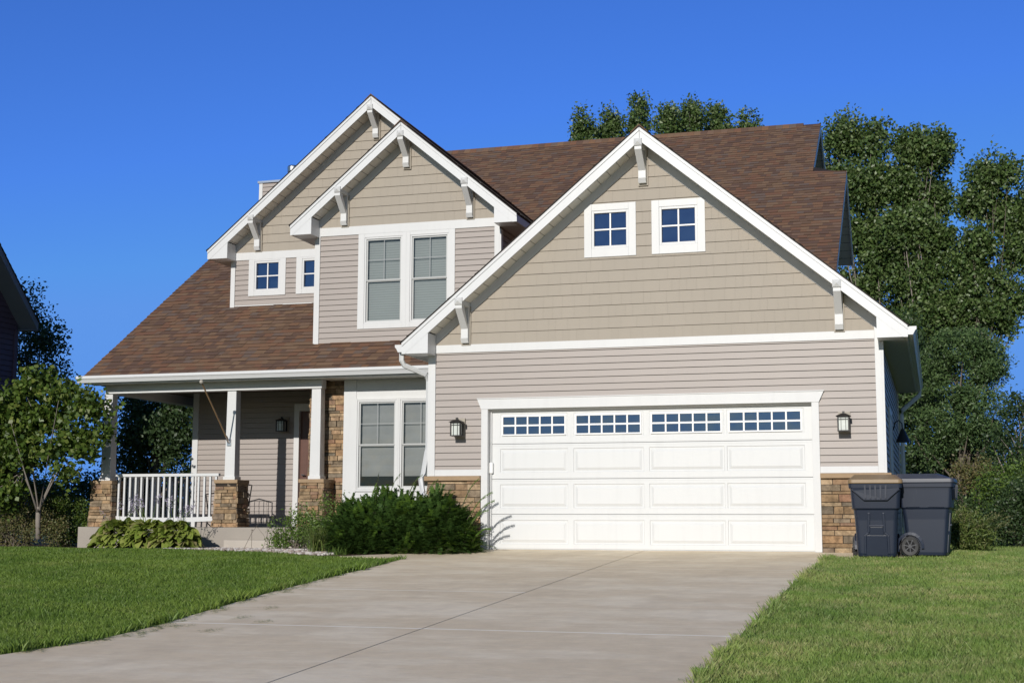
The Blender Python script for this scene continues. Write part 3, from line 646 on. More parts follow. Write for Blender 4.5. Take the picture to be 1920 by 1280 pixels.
siding('wall', H, 'siding', '-x', TX0, 4.4, 5.7, TY, TY+2.5)
gable(TY, txc, tza, txl, txr, 5.60, -6.77, -.85, .4, TX0, -.7, [(-6.27, .0, 5.79), (-3.76, -.05, 7.90)])
gable_roof(TY-.4, 11.2, txc, tza, txl, txr)
eave(TX0, txl, TY-.37, 6.6, 5.605, 5.74, gut=False)

# ---- main roof ----------------------------------------------------------
m_ = .6667; YE, ZE = 2.10, 3.085; cs = math.hypot(1, m_)
YR, = (11.9,); ZR = ZE+m_*(YR-YE); Y2 = 9.13; Z2 = ZE+m_*(Y2-YE); XL, XR1, XR2 = -8.60, 4.27, 4.975
T1 = (YR-YE)*cs; T2 = (Y2-YE)*cs
ru1 = lambda t: (XR2-XL) if t < T2 else (XR1-XL)
# front plane in two pieces (the eave stops at the garage wall)
def rightend(t):
    y = YE+t/cs
    return (GX0-XL+.3) if y < 3.4 else ((XR2-XL) if t < T2 else (XR1-XL))
roof('main_roof', H, (XL, YE, ZE), (1, 0, 0), (0, 1, m_), T1, 0, rightend)
# rear planes
def rearplane(x0, x1, yr, zr, dy, mm, name='rear_roof'):
    mb = MB(); mb.prism([(x0, yr, zr), (x0, yr+dy, zr-mm*dy), (x0, yr+dy, zr-mm*dy-.03), (x0, yr, zr-.03)], (x1-x0, 0, 0)); mb.build('roof_underside', 'soffit_x', H); roof(name, H, (x0, yr+dy, zr-mm*dy+.006), (1, 0, 0), (0, -1, mm), dy*math.hypot(1, mm), 0, x1-x0)
rearplane(XL, XR1, YR, ZR, 7.5, .62); rearplane(XR1-.1, XR2, Y2, Z2, 1.66, .96)
mb = MB(); x = XL
while x < XR1-.4:
    mb.prism([(x, YR-.13, ZR-.075), (x, YR, ZR+.03), (x, YR+.13, ZR-.075), (x, YR+.13, ZR-.055), (x, YR, ZR+.052), (x, YR-.13, ZR-.055)], (.158, 0, 0)); x += .16
mb.build('ridge_cap', 'shingle', H)
# right hand rakes: fascia and soffit of both steps
def siderake(x, xw, ya, za, yb, zb, yc, zc):
    """rake boards from (ya,za) up to ridge (yb,zb) and down to (yc,zc) in plane x; soffit back to wall xw"""
    for (p, q) in (((ya, za), (yb, zb)), ((yb, zb), (yc, zc))):
        mb = MB(); mb.prism([(x-.03, p[0], p[1]-.01), (x-.03, q[0], q[1]-.01), (x-.03, q[0], q[1]-.19), (x-.03, p[0], p[1]-.19)], (.028, 0, 0)); mb.build('rake_fascia', 'fascia', H)
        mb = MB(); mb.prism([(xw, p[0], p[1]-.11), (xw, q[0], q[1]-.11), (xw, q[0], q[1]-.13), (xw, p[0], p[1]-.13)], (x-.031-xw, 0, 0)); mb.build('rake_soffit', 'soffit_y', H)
siderake(XR1, XR1-.36, 7.2, ZE+m_*(7.2-YE), YR, ZR, YR+3.0, ZR-1.86)
siderake(XR2, XR2-.36, 3.6, ZE+m_*(3.6-YE), Y2, Z2, Y2+1.66, Z2-1.59)
siding('wall', H, 'siding', '+x', XR2-.38, 3.2, 7.5, 3.9, 10.25, []) if False else None
def gwall(x, ya, yb, z0, ztop, name='wall'):
    """clapboard gable wall facing +X under a roof profile ztop(y)"""
    ym = (ya+yb)/2
    mb = MB(); z = z0; n = 40
    ys = [ya+(yb-ya)*k/n for k in range(n+1)]
    while z < 9.5:
        zt = z+.1016
        run = [y for y in ys if ztop(y) > (z+zt)/2]
        if len(run) > 1:
            a, b = run[0], run[-1]; mb.quad((x+.014, a, z), (x+.014, b, z), (x+.004, b, zt-.008), (x+.004, a, zt-.008)); mb.quad((x-.01, a, zt-.008), (x-.01, b, zt-.008), (x-.01, b, zt), (x-.01, a, zt)); mb.quad((x-.01, a, zt), (x-.01, b, zt), (x+.014, b, zt), (x+.014, a, zt))
        z = zt
    mb.build(name, 'siding', H)
f2 = lambda y: (ZE+m_*(y-YE) if y < Y2 else Z2-.96*(y-Y2))-.12
f1 = lambda y: (ZE+m_*(y-YE) if y < YR else ZR-.62*(y-YR))-.12
gwall(XR2-.37, 3.9, 10.35, 3.0, f2); gwall(XR1-.37, 8.0, 15.8, 4.6, f1)
t = MB(); t.box(XR2-.38, XR2-.34, 10.27, 10.37, 3.0, f2(10.35)); t.build('corner_board', 'trim', H)
mb = MB(); mb.quad((XR1-.37, 15.8, -.2), (-7.6, 15.8, -.2), (-7.6, 15.8, 7.2), (XR1-.37, 15.8, 7.2)); mb.quad((XR2-.37, 10.35, -.2), (XR1-.37, 10.35, -.2), (XR1-.37, 10.35, 6.6), (XR2-.37, 10.35, 6.6)); mb.build('wall', 'siding', H)
t = MB(); t.quad((XR1-.38, 7.9, -.2), (XR1-.38, 15.8, -.2), (XR1-.38, 15.8, 5), (XR1-.38, 7.9, 5)); t.build('wall', 'siding', H)
# left rake + eave front (gutter and fascia)
t = MB(); t.prism([(XL+.02, YE, ZE-.01), (XL+.02, YR, ZR-.01), (XL+.02, YR, ZR-.17), (XL+.02, YE, ZE-.17)], (.03, 0, 0)); t.build('rake_fascia', 'fascia', H)
gwall(-7.6, TY, 14, 3.1, lambda y: f1(y), 'wall')
t = MB(); t.box(XL+.03, GX0, YE+.0, YE+.025, ZE-.15, ZE-.006); t.build('eave_fascia', 'fascia', H)
gutter([(XL-.07, YE-.003), (-1.03, YE-.003)], (0, -1), ZE-.125, ZE-.002)
t = MB(); t.box(XL+.05, GX0, YE+.026, 2.45, ZE-.14, ZE-.125); t.box(-3.9, GX0, 2.45, 3.0, ZE-.14, ZE-.125); t.build('eave_soffit', 'soffit_x', H)
t = MB(); t.box(XL+.05, -3.8, 2.62, TY+.02, ZE-.13, ZE-.115); t.box(XL+.05, -7.6, TY, 8.0, ZE-.13, ZE-.115); t.build('porch_ceiling', 'ceiling_shaded', H)

# ---- chimney chase ------------------------------------------------------
siding('chimney_chase', H, 'siding', 'y', 8.0, 6.2, 8.12, -8.02, -7.0, [])
t = MB(); t.box(-8.10, -8.015, 7.975, 8.02, 6.2, 8.12); t.build('corner_board', 'trim', H)
t = MB(); t.box(-8.13, -6.97, 7.95, 9.0, 8.12, 8.17); t.build('chase_cap', 'galv', H)
t = MB(); t.quad((-8.1, 8, 6.2), (-8.1, 8.95, 6.2), (-8.1, 8.95, 8.12), (-8.1, 8, 8.12)); t.quad((-7.0, 8, 6.2), (-7.0, 8.95, 6.2), (-7.0, 8.95, 8.12), (-7.0, 8, 8.12)); t.quad((-8.1, 8.95, 6.2), (-7, 8.95, 6.2), (-7, 8.95, 8.12), (-8.1, 8.95, 8.12)); t.build('chimney_chase', 'siding', H)
t = MB(); t.lathe((-7.48, 8.45, 8.17), [(.085, 0), (.085, .22), (.12, .225), (.13, .25), (.12, .28), (.115, .285), (.135, .29), (.14, .40), (.12, .43), (.02, .44)], 24); t.build('flue_pipe', 'galv', H, smooth=False)

# ---- ground floor walls -------------------------------------------------
siding('wall', H, 'siding', 'y', TY, .315, 2.97, -7.5, -4.2, [(-5.41, -4.3, .3, 2.69)], z_ref=.315)
t = MB(); t.box(-7.60, -7.495, TY-.036, TY+.02, .315, 2.97); t.build('corner_board', 'trim', H, bevel=.003)
t = MB(); t.box(-7.62, -7.59, TY-.03, TY+.09, .315, 2.97); t.build('corner_board', 'trim', H)
t = MB(); t.box(-5.40, -5.29, TY-.045, TY+.05, .33, 2.70); t.box(-4.40, -4.29, TY-.045, TY+.05, .33, 2.70); t.box(-5.29, -4.40, TY-.045, TY+.05, 2.56, 2.70); t.build('door_casing', 'trim', H, bevel=.003)
t = MB(); t.box(-5.29, -4.40, TY+.035, TY+.08, .35, 2.56)
for zz in ((.5, 1.1), (1.25, 1.75)): t.box(-5.15, -4.55, TY+.025, TY+.04, *zz)
dr_ = t.build('door', 'door_brown', H, bevel=.006)
t = MB(); t.box(-5.1, -4.6, TY+.024, TY+.036, 1.9, 2.4); t.build('door_window', 'glass_dark', dr_)
t = MB(); t.tube([(-5.22, TY+.04, 1.32), (-5.22, TY-.03, 1.32), (-5.15, TY-.03, 1.32)], .014, 8); t.build('door_handle', 'galv', dr_)
# white panelled wall with the two lower windows
WY = 2.65
t = MB(); t.box(-3.57, -3.33, WY-.0, WY+.2, -.3, 2.96); t.box(-3.33, -.95, WY+.012, WY+.2, 2.60, 2.96); t.box(-3.33, -.95, WY+.010, WY+.2, -.3, .95); t.box(-3.33, -.95, WY-.004, WY+.012, 2.745, 2.752)
t.box(-1.66, -.95, WY+.012, WY+.2, .95, 2.6); t.build('panelled_wall', 'trim', H, bevel=.002)
window(H, WY+.01, -3.30, -2.55, .99, 2.565, .05, 'hung', shadez=1.22, casing=(-3.33, -2.515, .95, 2.60))
window(H, WY+.01, -2.48, -1.73, .99, 2.565, .05, 'hung', shadez=1.22, casing=(-2.515, -1.66, .95, 2.60))
# porch stone wall beside the entry
stone_face(frame('y', 2.83), -4.31, -3.57, .315, 2.96, 51)
stone_face(frame('-x', -4.30), 2.83, 4.47, .315, 2.96, 52)

# ---- porch --------------------------------------------------------------
ps = MB(); ps.box(-8.58, -3.3, 2.10, TY+.1, -.4, .315); ps.box(-8.58, -7.5, TY, 8.0, -.4, .312); ps.build('porch_slab', 'slab', H, bevel=.008)
ps = MB(); ps.box(-5.42, -3.75, 1.76, 2.099, -.3, .10); ps.build('porch_step', 'step', H, bevel=.02)
t = MB(); t.box(-8.32, -3.905, 2.42, 2.62, 2.785, 2.972); t.build('porch_beam', 'trim', H, bevel=.004)
t = MB(); t.box(-8.32, -8.12, 2.62, 8.0, 2.785, 2.97); t.build('porch_beam', 'trim', H, bevel=.004)
def pier(xc, w0, w1, seed, yc=2.54, right=True):
    mb = MB(); h = w1/2
    def F(ang):
        ca, sa = math.cos(ang), math.sin(ang)
        def f(u, o, z):
            k = 1-(z-.315)/(1.1-.315)*(w1-w0)/w1*.9; x, y = u*k, -(h+o)*k
            return (xc+x*ca-y*sa, yc+x*sa+y*ca, z)
        return f
    for k in range(4): stones(mb, F(k*math.pi/2), -h-.015, h+.015, .315, 1.105, seed+k, ww=(.11, .34))
    o = mb.build('porch_pier', 'stone', H)
    c = MB(); c.box(xc-h+.02, xc+h-.02, yc-h+.02, yc+h-.02, .315, 1.1); c.build('pier_core', 'mortar', o)
    c = MB(); q = w0/2+.045; c.box(xc-q, xc+q, yc-q, yc+q, 1.10, 1.165); c.build('pier_cap', 'stone_cap', o, bevel=.008)
    # column
    c = MB(); a, b = .10, .088
    c.hexa([(xc-a, yc-a, 1.165), (xc+a, yc-a, 1.165), (xc+a, yc+a, 1.165), (xc-a, yc+a, 1.165), (xc-b, yc-b, 2.786), (xc+b, yc-b, 2.786), (xc+b, yc+b, 2.786), (xc-b, yc+b, 2.786)])
    c.box(xc-a-.018, xc+a+.018, yc-a-.018, yc+a+.018, 1.1655, 1.225); c.build('porch_column', 'trim', H, bevel=.003)
pier(-8.27, .38, .44, 61); pier(-5.70, .38, .46, 71); pier(-4.02, .40, .46, 81)
# railings
def railing(p0, p1, n, sag=0):
    p0, p1 = Vector(p0), Vector(p1); d = p1-p0
    mb = MB(); mb.bar(p0+Vector((0, 0, 1.262)), p1+Vector((0, 0, 1.262)), .075, .05)
    K = 10
    zf = lambda f: .475-sag*4*f*(1-f)
    for k in range(K): mb.bar(p0+d*(k/K)+Vector((0, 0, zf(k/K))), p0+d*((k+1)/K)+Vector((0, 0, zf((k+1)/K))), .05, .082)
    o = mb.build('porch_railing', 'trim', H)
    b = MB()
    for k in range(n):
        f = (k+.5)/n; p = p0+d*f; b.box(p.x-.019, p.x+.019, p.y-.019, p.y+.019, zf(f)+.03, 1.24)
    b_ = []
    for k in range(n):
        f = (k+.5)/n; p = p0+d*f; q = MB(); q.box(p.x-.018, p.x+.018, p.y-.018, p.y+.018, zf(f)+.03, 1.24); q.build('baluster', 'trim', o)
railing((-8.06, 2.50, 0), (-5.93, 2.50, 0), 18, .03)
railing((-8.22, 2.78, 0), (-8.22, 7.6, 0), 30)

# ---- wall lanterns ------------------------------------------------------
def lantern(x, y, z):
    b = MB(); b.box(x-.085, x+.085, y-.03, y+.0, z-.15, z+.15); b.build('lamp_mount', 'mount', H) if True else None
    w = .075; Y0 = y-.16; m = MB()
    m.box(x-.05, x+.05, y-.05, y-.029, z-.09, z+.09); m.tube([(x, y-.04, z+.05), (x, y-.1, z+.125), (x, Y0, z+.12)], .010, 6)
    for sx_ in (-1, 1):
        for sy in (-1, 1): m.box(x+sx_*w-.008, x+sx_*w+.008, Y0+sy*w-.008, Y0+sy*w+.008, z-.125, z+.075)
    m.box(x-w-.01, x+w+.01, Y0-w-.01, Y0+w+.01, z-.135, z-.122); m.box(x-w-.008, x+w+.008, Y0-w-.008, Y0+w+.008, z+.062, z+.078)
    m.box(x-w, x+w, Y0-w-.006, Y0-w+.004, z+.03, z+.038)
    for q in (-.032, .032): m.box(x+q-.003, x+q+.003, Y0-w-.005, Y0-w+.003, z-.122, z+.065); m.box(x+w-.003, x+w+.005, Y0+q-.003, Y0+q+.003, z-.122, z+.065)
    e = w+.03; m.hexa([(x-e, Y0-e, z+.078), (x+e, Y0-e, z+.078), (x+e, Y0+e, z+.078), (x-e, Y0+e, z+.078), (x-.03, Y0-.03, z+.118), (x+.03, Y0-.03, z+.118), (x+.03, Y0+.03, z+.118), (x-.03, Y0+.03, z+.118)])
    m.box(x-.016, x+.016, Y0-.016, Y0+.016, z+.118, z+.15); o = m.build('wall_lantern', 'black_metal', H)
    g = MB(); g.box(x-w+.012, x+w-.012, Y0-w+.012, Y0+w-.012, z-.12, z+.06); g.build('lamp_glass', 'frost', o)
lantern(-.45, -.02, 1.85); lantern(5.33, -.02, 1.83); lantern(-5.60, TY-.02, 2.29)

# ================================================================== LOOSE THINGS
# flag pole in its bracket on the middle column
fp = thing('flagpole', 'bare wooden flagpole angled out from the middle porch column', 'flagpole')
A = Vector((-5.72, 2.40, 1.86)); B = Vector((-5.66, 1.25, 2.83))
t = MB(); t.tube([A, B], .014, 8); t.build('pole', 'wood_pole', fp)
t = MB(); t.lathe(B-Vector((0, 0, .01)), [(.005, -.03), (.028, -.015), (.034, .01), (.026, .035), (.005, .045)], 12); t.build('finial', 'brass', fp)
t = MB(); t.box(-5.76, -5.68, 2.425, 2.44, 1.78, 1.90); t.tube([A+Vector((0, .02, -.02)), A+(B-A)*.08], .024, 8); t.build('pole_bracket', 'galv', fp)

# trash carts
def rrect(w, d, r, n=5):
    P = []
    for cx, cy, a0 in ((w/2-r, -d/2+r, -90), (w/2-r, d/2-r, 0), (-w/2+r, d/2-r, 90), (-w/2+r, -d/2+r, 180)):
        for k in range(n+1): a = rad(a0+90*k/n); P.append((cx+r*math.cos(a), cy+r*math.sin(a)))
    return P
def loft(mb, secs):
    i0 = len(mb.v); n = len(secs[0][0])
    for P, z in secs:
        for x, y in P: mb.v.append((x, y, z))
    for k in range(len(secs)-1):
        for q in range(n): a = i0+k*n+q; b = i0+k*n+(q+1) % n; mb.f.append((a, b, b+n, a+n))
    mb.f.append(tuple(i0+q for q in reversed(range(n)))); e = i0+(len(secs)-1)*n; mb.f.append(tuple(e+q for q in range(n)))
def cart(name, label, lidmat, loc, rz, sc_=1):
    T = thing(name, label, 'trash can', 'wheeled trash cans by the garage corner')
    def sh(P, dy): return [(x, y+dy) for x, y in P]
    mb = MB()
    # front faces -Y; wheels at the back (+Y)
    loft(mb, [(rrect(.50, .54, .06), .02), (rrect(.515, .56, .06), .06), (rrect(.56, .64, .06), .50), (rrect(.585, .68, .06), .635), (rrect(.625, .735, .055), .66), (rrect(.655, .78, .055), .90), (rrect(.66, .785, .055), .93), (rrect(.70, .83, .05), .932), (rrect(.705, .84, .05), .985), (rrect(.66, .80, .05), .99)])
    body = mb.build('cart_body', 'bin', T, smooth=False)
    # front channel: raised A-frame rails around a recessed centre
    f = MB(); yf = lambda z: -(.54+(z-.02)*(.64-.54)/.48)/2-.001
    def fr_(x0, z0, x1, z1, w, th=.022):
        a = (x0, yf(z0)-th/2+.004, z0); b = (x1, yf(z1)-th/2+.004, z1); f.bar(a, b, w, th, (0, 1, 0))
    for s in (-1, 1): fr_(s*.155, .05, s*.150, .30, .03); fr_(s*.150, .30, s*.105, .335, .03); fr_(s*.105, .335, s*.095, .60, .035)
    f.hexa([(-.14, yf(.03)-.004, .03), (.14, yf(.03)-.004, .03), (.14, yf(.03)+.02, .03), (-.14, yf(.03)+.02, .03), (-.135, yf(.30)-.014, .30), (.135, yf(.30)-.014, .30), (.135, yf(.3)+.02, .30), (-.135, yf(.3)+.02, .30)])
    f.hexa([(-.09, yf(.3)-.014, .30), (.09, yf(.3)-.014, .30), (.09, yf(.3)+.02, .30), (-.09, yf(.3)+.02, .30), (-.085, yf(.41)-.018, .41), (.085, yf(.41)-.018, .41), (.085, yf(.41)+.02, .41), (-.085, yf(.41)+.02, .41)])
    # shoulders either side of the channel
    for s in (-1, 1): f.hexa([(s*.12, -.31, .60), (s*.27, -.31, .615), (s*.27, -.28, .615), (s*.12, -.28, .60), (s*.12, -.352, .655), (s*.29, -.352, .66), (s*.29, -.28, .66), (s*.12, -.28, .655)])
    f.build('front_channel', 'bin', T, bevel=.006)
    f = MB(); f.tube([(-.092, yf(.43)-.022, .425), (.092, yf(.43)-.022, .425)], .012, 8); f.build('lift_bar', 'bin_lid', T)
    # grip panel under the rim: trapezoid lip and ribs
    f = MB(); y = -.392
    f.prism([(-.30, y-.03, .925), (.30, y-.03, .925), (.285, y-.026, .90), (.15, y-.02, .775), (-.15, y-.02, .775), (-.285, y-.026, .90)], (0, .03, 0))
    f.build('grip_panel', 'bin', T, bevel=.006)
    f = MB()
    for k in range(5):
        x = -.13+.065*k; f.bar((x, y-.034, .79), (x*1.05, y-.046, .965), .014, .022, (1, 0, 0))
    f.tube([(-.31, y-.033, .915), (-.15, y-.026, .772), (.15, y-.026, .772), (.31, y-.033, .915)], .008, 6)
    f.build('grip_rib', 'bin_lid', T, smooth=False)
    # lid
    l = MB(); loft(l, [(rrect(.715, .85, .06), .990), (rrect(.72, .86, .06), 1.0), (rrect(.715, .855, .06), 1.045), (sh(rrect(.68, .79, .08), .01), 1.055), (sh(rrect(.56, .60, .08), .10), 1.115)])
    l.build('cart_lid', lidmat, T, bevel=.004)
    h = MB(); h.tube([(-.26, .40, .93), (-.26, .49, .99), (.26, .49, .99), (.26, .40, .93)], .018, 8)
    h.box(-.33, -.27, .36, .43, .86, .98); h.box(.27, .33, .36, .43, .86, .98); h.build('cart_handle', 'bin', T)
    # wheel arches + wheels
    for s in (-1, 1):
        w = MB(); cx = s*.265; c = Vector((cx, .235, .135))
        ring = lambda r, x: [(x, c.y+r*math.cos(a), c.z+r*math.sin(a)) for a in [2*math.pi*k/28 for k in range(28)]]
        prof = [(.075, -.026), (.118, -.028), (.132, -.022), (.135, 0), (.132, .022), (.118, .028), (.075, .026)]
        i0 = len(w.v)
        for r_, dx in prof: w.v += ring(r_, cx+s*.035+dx)
        for k in range(len(prof)-1):
            for q in range(28): a = i0+k*28+q; b = i0+k*28+(q+1) % 28; w.f.append((a, b, b+28, a+28))
        for q in range(36):
            a = 2*math.pi*q/36; w.box(cx+s*.035-.026, cx+s*.035+.026, c.y+.137*math.cos(a)-.004, c.y+.137*math.cos(a)+.004, c.z+.137*math.sin(a)-.004, c.z+.137*math.sin(a)+.004)
        wo = w.build('wheel', 'rubber', T)
        h_ = MB()
        for q in range(7):
            a = 2*math.pi*q/7+.2; h_.bar((cx+s*.052, c.y+.02*math.cos(a), c.z+.02*math.sin(a)), (cx+s*.052, c.y+.10*math.cos(a), c.z+.10*math.sin(a)), .014, .02, (1, 0, 0))
        h_.tube([(cx+s*.03, c.y, c.z), (cx+s*.068, c.y, c.z)], .026, 14); w2 = MB(); w2.tube([(cx+s*.035, c.y, c.z), (cx+s*.045, c.y, c.z)], .1, 28); w2.build('wheel_disc', 'dark', wo); h_.build('wheel_hub', 'hub', wo)
        ar = MB(); n = 12
        for k in range(n):
            a0, a1 = rad(200-205*k/n), rad(200-205*(k+1)/n); R1, R2 = .165, .20
            def pp(R, a, xx): return (xx, c.y+R*math.cos(math.pi-a), c.z-.01+R*math.sin(a))
            ar.hexa([pp(R1, a0, cx-.02*s), pp(R2, a0, cx-.02*s), pp(R2, a1, cx-.02*s), pp(R1, a1, cx-.02*s), pp(R1, a0, cx+s*.042), pp(R2, a0, cx+s*.030), pp(R2, a1, cx+s*.030), pp(R1, a1, cx+s*.042)])
        ar.build('wheel_arch', 'bin', T)
        # side shoulder creases
        cr = MB(); cr.hexa([(s*.26, -.25, .605), (s*.26, -.06, .60), (s*.22, -.06, .60), (s*.22, -.25, .605), (s*.325, -.27, .665), (s*.318, -.04, .668), (s*.22, -.04, .668), (s*.22, -.27, .665)])
        cr.hexa([(s*.26, .10, .60), (s*.26, .26, .605), (s*.22, .26, .605), (s*.22, .10, .60), (s*.318, .08, .668), (s*.325, .28, .665), (s*.22, .28, .665), (s*.22, .08, .668)]); cr.build('shoulder', 'bin', T)
    T.location = loc; T.rotation_euler = (0, 0, rz); T.scale = sc_ if isinstance(sc_, tuple) else (sc_,)*3
    return T
cart('trash_cart', 'navy wheeled trash can with a tan lid, front facing the driveway', 'bin_tan', (5.765, -.85, -.045), rad(2), .985)
cart('trash_cart', 'navy wheeled trash can turned sideways with its wheel showing, grey lid', 'bin_lid', (6.425, -.58, -.03), rad(86), (.985, .90, .985))

# patio chair on the porch behind the middle pier
pc = thing('patio_chair', 'black metal patio chair on the porch behind the middle stone pier', 'chair')
t = MB(); cx, cy = at(430, 950, 3.3).x, 3.3
t.tube([(cx+.30, cy-.25, .60), (cx+.36, cy-.25, .92), (cx+.34, cy+.05, .95), (cx+.28, cy+.25, .92)], .013, 8); t.tube([(cx-.30, cy-.25, .60), (cx-.36, cy-.25, .92), (cx-.34, cy+.05, .95), (cx-.28, cy+.25, .92)], .013, 8); t.build('armrest', 'black_metal', pc)
t = MB(); t.tube([(cx-.28, cy+.22, .70), (cx-.28, cy+.34, 1.10), (cx, cy+.36, 1.16), (cx+.28, cy+.34, 1.10), (cx+.28, cy+.22, .70)], .013, 8)
for k in range(5): t.tube([(cx-.2+.1*k, cy+.23, .74), (cx-.2+.1*k, cy+.35, 1.12)], .007, 6)
t.build('backrest', 'black_metal', pc)
t = MB(); t.box(cx-.29, cx+.29, cy-.26, cy+.24, .725, .745); t.build('seat', 'black_metal', pc)
for s in (-1, 1):
    t = MB(); t.tube([(cx+s*.28, cy-.28, .72), (cx+s*.27, cy-.34, .40), (cx+s*.27, cy-.2, .33), (cx+s*.27, cy+.3, .33)], .013, 8); t.build('leg', 'black_metal', pc)

# ================================================================== NEIGHBOUR
nb = thing('house', 'dark plum sided neighbouring house at the left edge with shaded grey eave', 'house')
NX, NYc, NZ = -13.44, 6.65, 4.77
t = MB()
zz = -.3
yE_ = NYc+.16
while zz < 13:
    y0 = 0 if zz < 11.4 else 0
    ymax = min(NYc, NYc+.1-(zz-4.95)) 
    y0 = max(-3.1, yE_-10.04+(zz-4.92)+.15)
    if ymax <= y0+.05: break
    t.quad((NX+.014, y0, zz), (NX+.014, ymax, zz), (NX+.004, ymax, zz+.11), (NX+.004, y0, zz+.11)); t.quad((NX-.02, y0, zz+.11), (NX-.02, ymax, zz+.11), (NX-.02, ymax, zz+.12), (NX-.02, y0, zz+.12)); t.quad((NX-.02, y0, zz+.12), (NX-.02, ymax, zz+.12), (NX+.014, ymax, zz+.12), (NX+.014, y0, zz+.12)); zz += .12
t.build('wall', 'nb_siding', nb)
t = MB(); t.box(NX-8, NX-.021, -3.1, NYc, -.3, 4.9); t.build('wall', 'nb_siding', nb)
t = MB(); t.box(NX-.0, NX+.03, NYc-.1, NYc+.02, -.3, 4.75); t.build('corner_board', 'nb_siding', nb)
t = MB(); yE, zE = NYc+.16, 4.92
for (p, q) in (((yE, zE), (yE-5, zE+5)),):
    t.prism([(NX+.42, p[0], p[1]-.19), (NX+.42, q[0], q[1]-.19), (NX+.42, q[0], q[1]), (NX+.42, p[0], p[1])], (.03, 0, 0))
t.box(NX-8, NX+.44, yE-.03, yE, zE-.19, zE); t.build('fascia', 'nb_trim_shaded', nb)
t = MB(); t.prism([(NX, yE, zE-.17), (NX, yE-5, zE+4.83), (NX, yE-5, zE+4.80), (NX, yE, zE-.20)], (.42, 0, 0)); t.box(NX-8, NX+.42, NYc, yE-.03, zE-.19, zE-.17); t.build('soffit', 'nb_trim_shaded', nb)
roof('roof', nb, (NX-8, yE, zE+.01), (1, 0, 0), (0, -1, 1), 7.1, 0, 8.47)
roof('roof', nb, (NX-8, yE-10.04, zE+.01), (1, 0, 0), (0, 1, 1), 7.1, 0, 8.47)
nb.location = (0, 0, 0)

# ================================================================== GROUND
def gz(x, y):
    """terrain height"""
    y = np.asarray(y, float); x = np.asarray(x, float)
    z = np.where(y < 0, .052*np.maximum(y, -20), 0)
    left = np.clip((-1.0-x)/6, 0, 1); z = z-.075*np.clip((y+3)/4, 0, 1)*np.clip((.0-x)/2, 0, 1)
    return z
xs = np.concatenate([np.linspace(-1500, -40, 12), np.linspace(-36, 36, 73), np.linspace(40, 1500, 12)])
ys = np.concatenate([np.linspace(-300, -30, 6), np.linspace(-26, 30, 57), np.linspace(34, 3000, 16)])
X, Y = np.meshgrid(xs, ys); Z = gz(X, Y)-.05; far = Y > 20; Z = np.where(far, Z-.1, Z)
v = np.stack([X.ravel(), Y.ravel(), Z.ravel()], 1); nx = len(xs)
f = [(j*nx+i, j*nx+i+1, (j+1)*nx+i+1, (j+1)*nx+i) for j in range(len(ys)-1) for i in range(nx-1)]
me = bpy.data.meshes.new('ground'); me.from_pydata(v.tolist(), [], f); me.materials.append(MAT['soil']); g = bpy.data.objects.new('ground', me); COL.objects.link(g); g['kind'] = 'structure'
# driveway: two strips either side of the open joint, thick slabs
LE = [(-.62, -1.95), (-.50, -3.32), (-.42, -5.11), (-.30, -6.70), (-.12, -8.24), (.05, -9.56), (.08, -10.48), (-.15, -11.38), (-.8, -13), (-2, -15.5), (-3, -20)]
RE = [(5.10, -.95), (5.02, -5.8), (5.04, -9.56), (5.06, -11.6), (5.2, -14), (6.0, -20)]
APR = [(-1.15, .0), (-1.15, -.75), (-1.9, -1.2), (-1.75, -1.62), (-1.2, -1.68)]
def slab(name, pts):
    mb = MB(); P = [(x, y, float(.052*y)) for x, y in pts]; mb.prism(P, (0, 0, -.12)); o = mb.build(name, 'drive', None); o['kind'] = 'structure'; return o
J = 2.405
slab('driveway', [(J-.006, .12), (J-.006, -20)]+[(x, y) for x, y in reversed(LE)]+[(-1.2, -1.68), (-1.75, -1.60), (-1.0, -.9), (-.2, -.35), (-.2, .12)])
slab('driveway', [(5.08, .12), (5.75, .12), (6.1, -.35), (6.1, -1.10), (5.35, -1.12)]+RE+[(J+.006, -20), (J+.006, .12)])
# street, far side kept simple
mb = MB(); mb.box(-200, 200, -34, -20.2, -1.3, -1.09); o = mb.build('road', 'slab'); o['kind'] = 'structure'

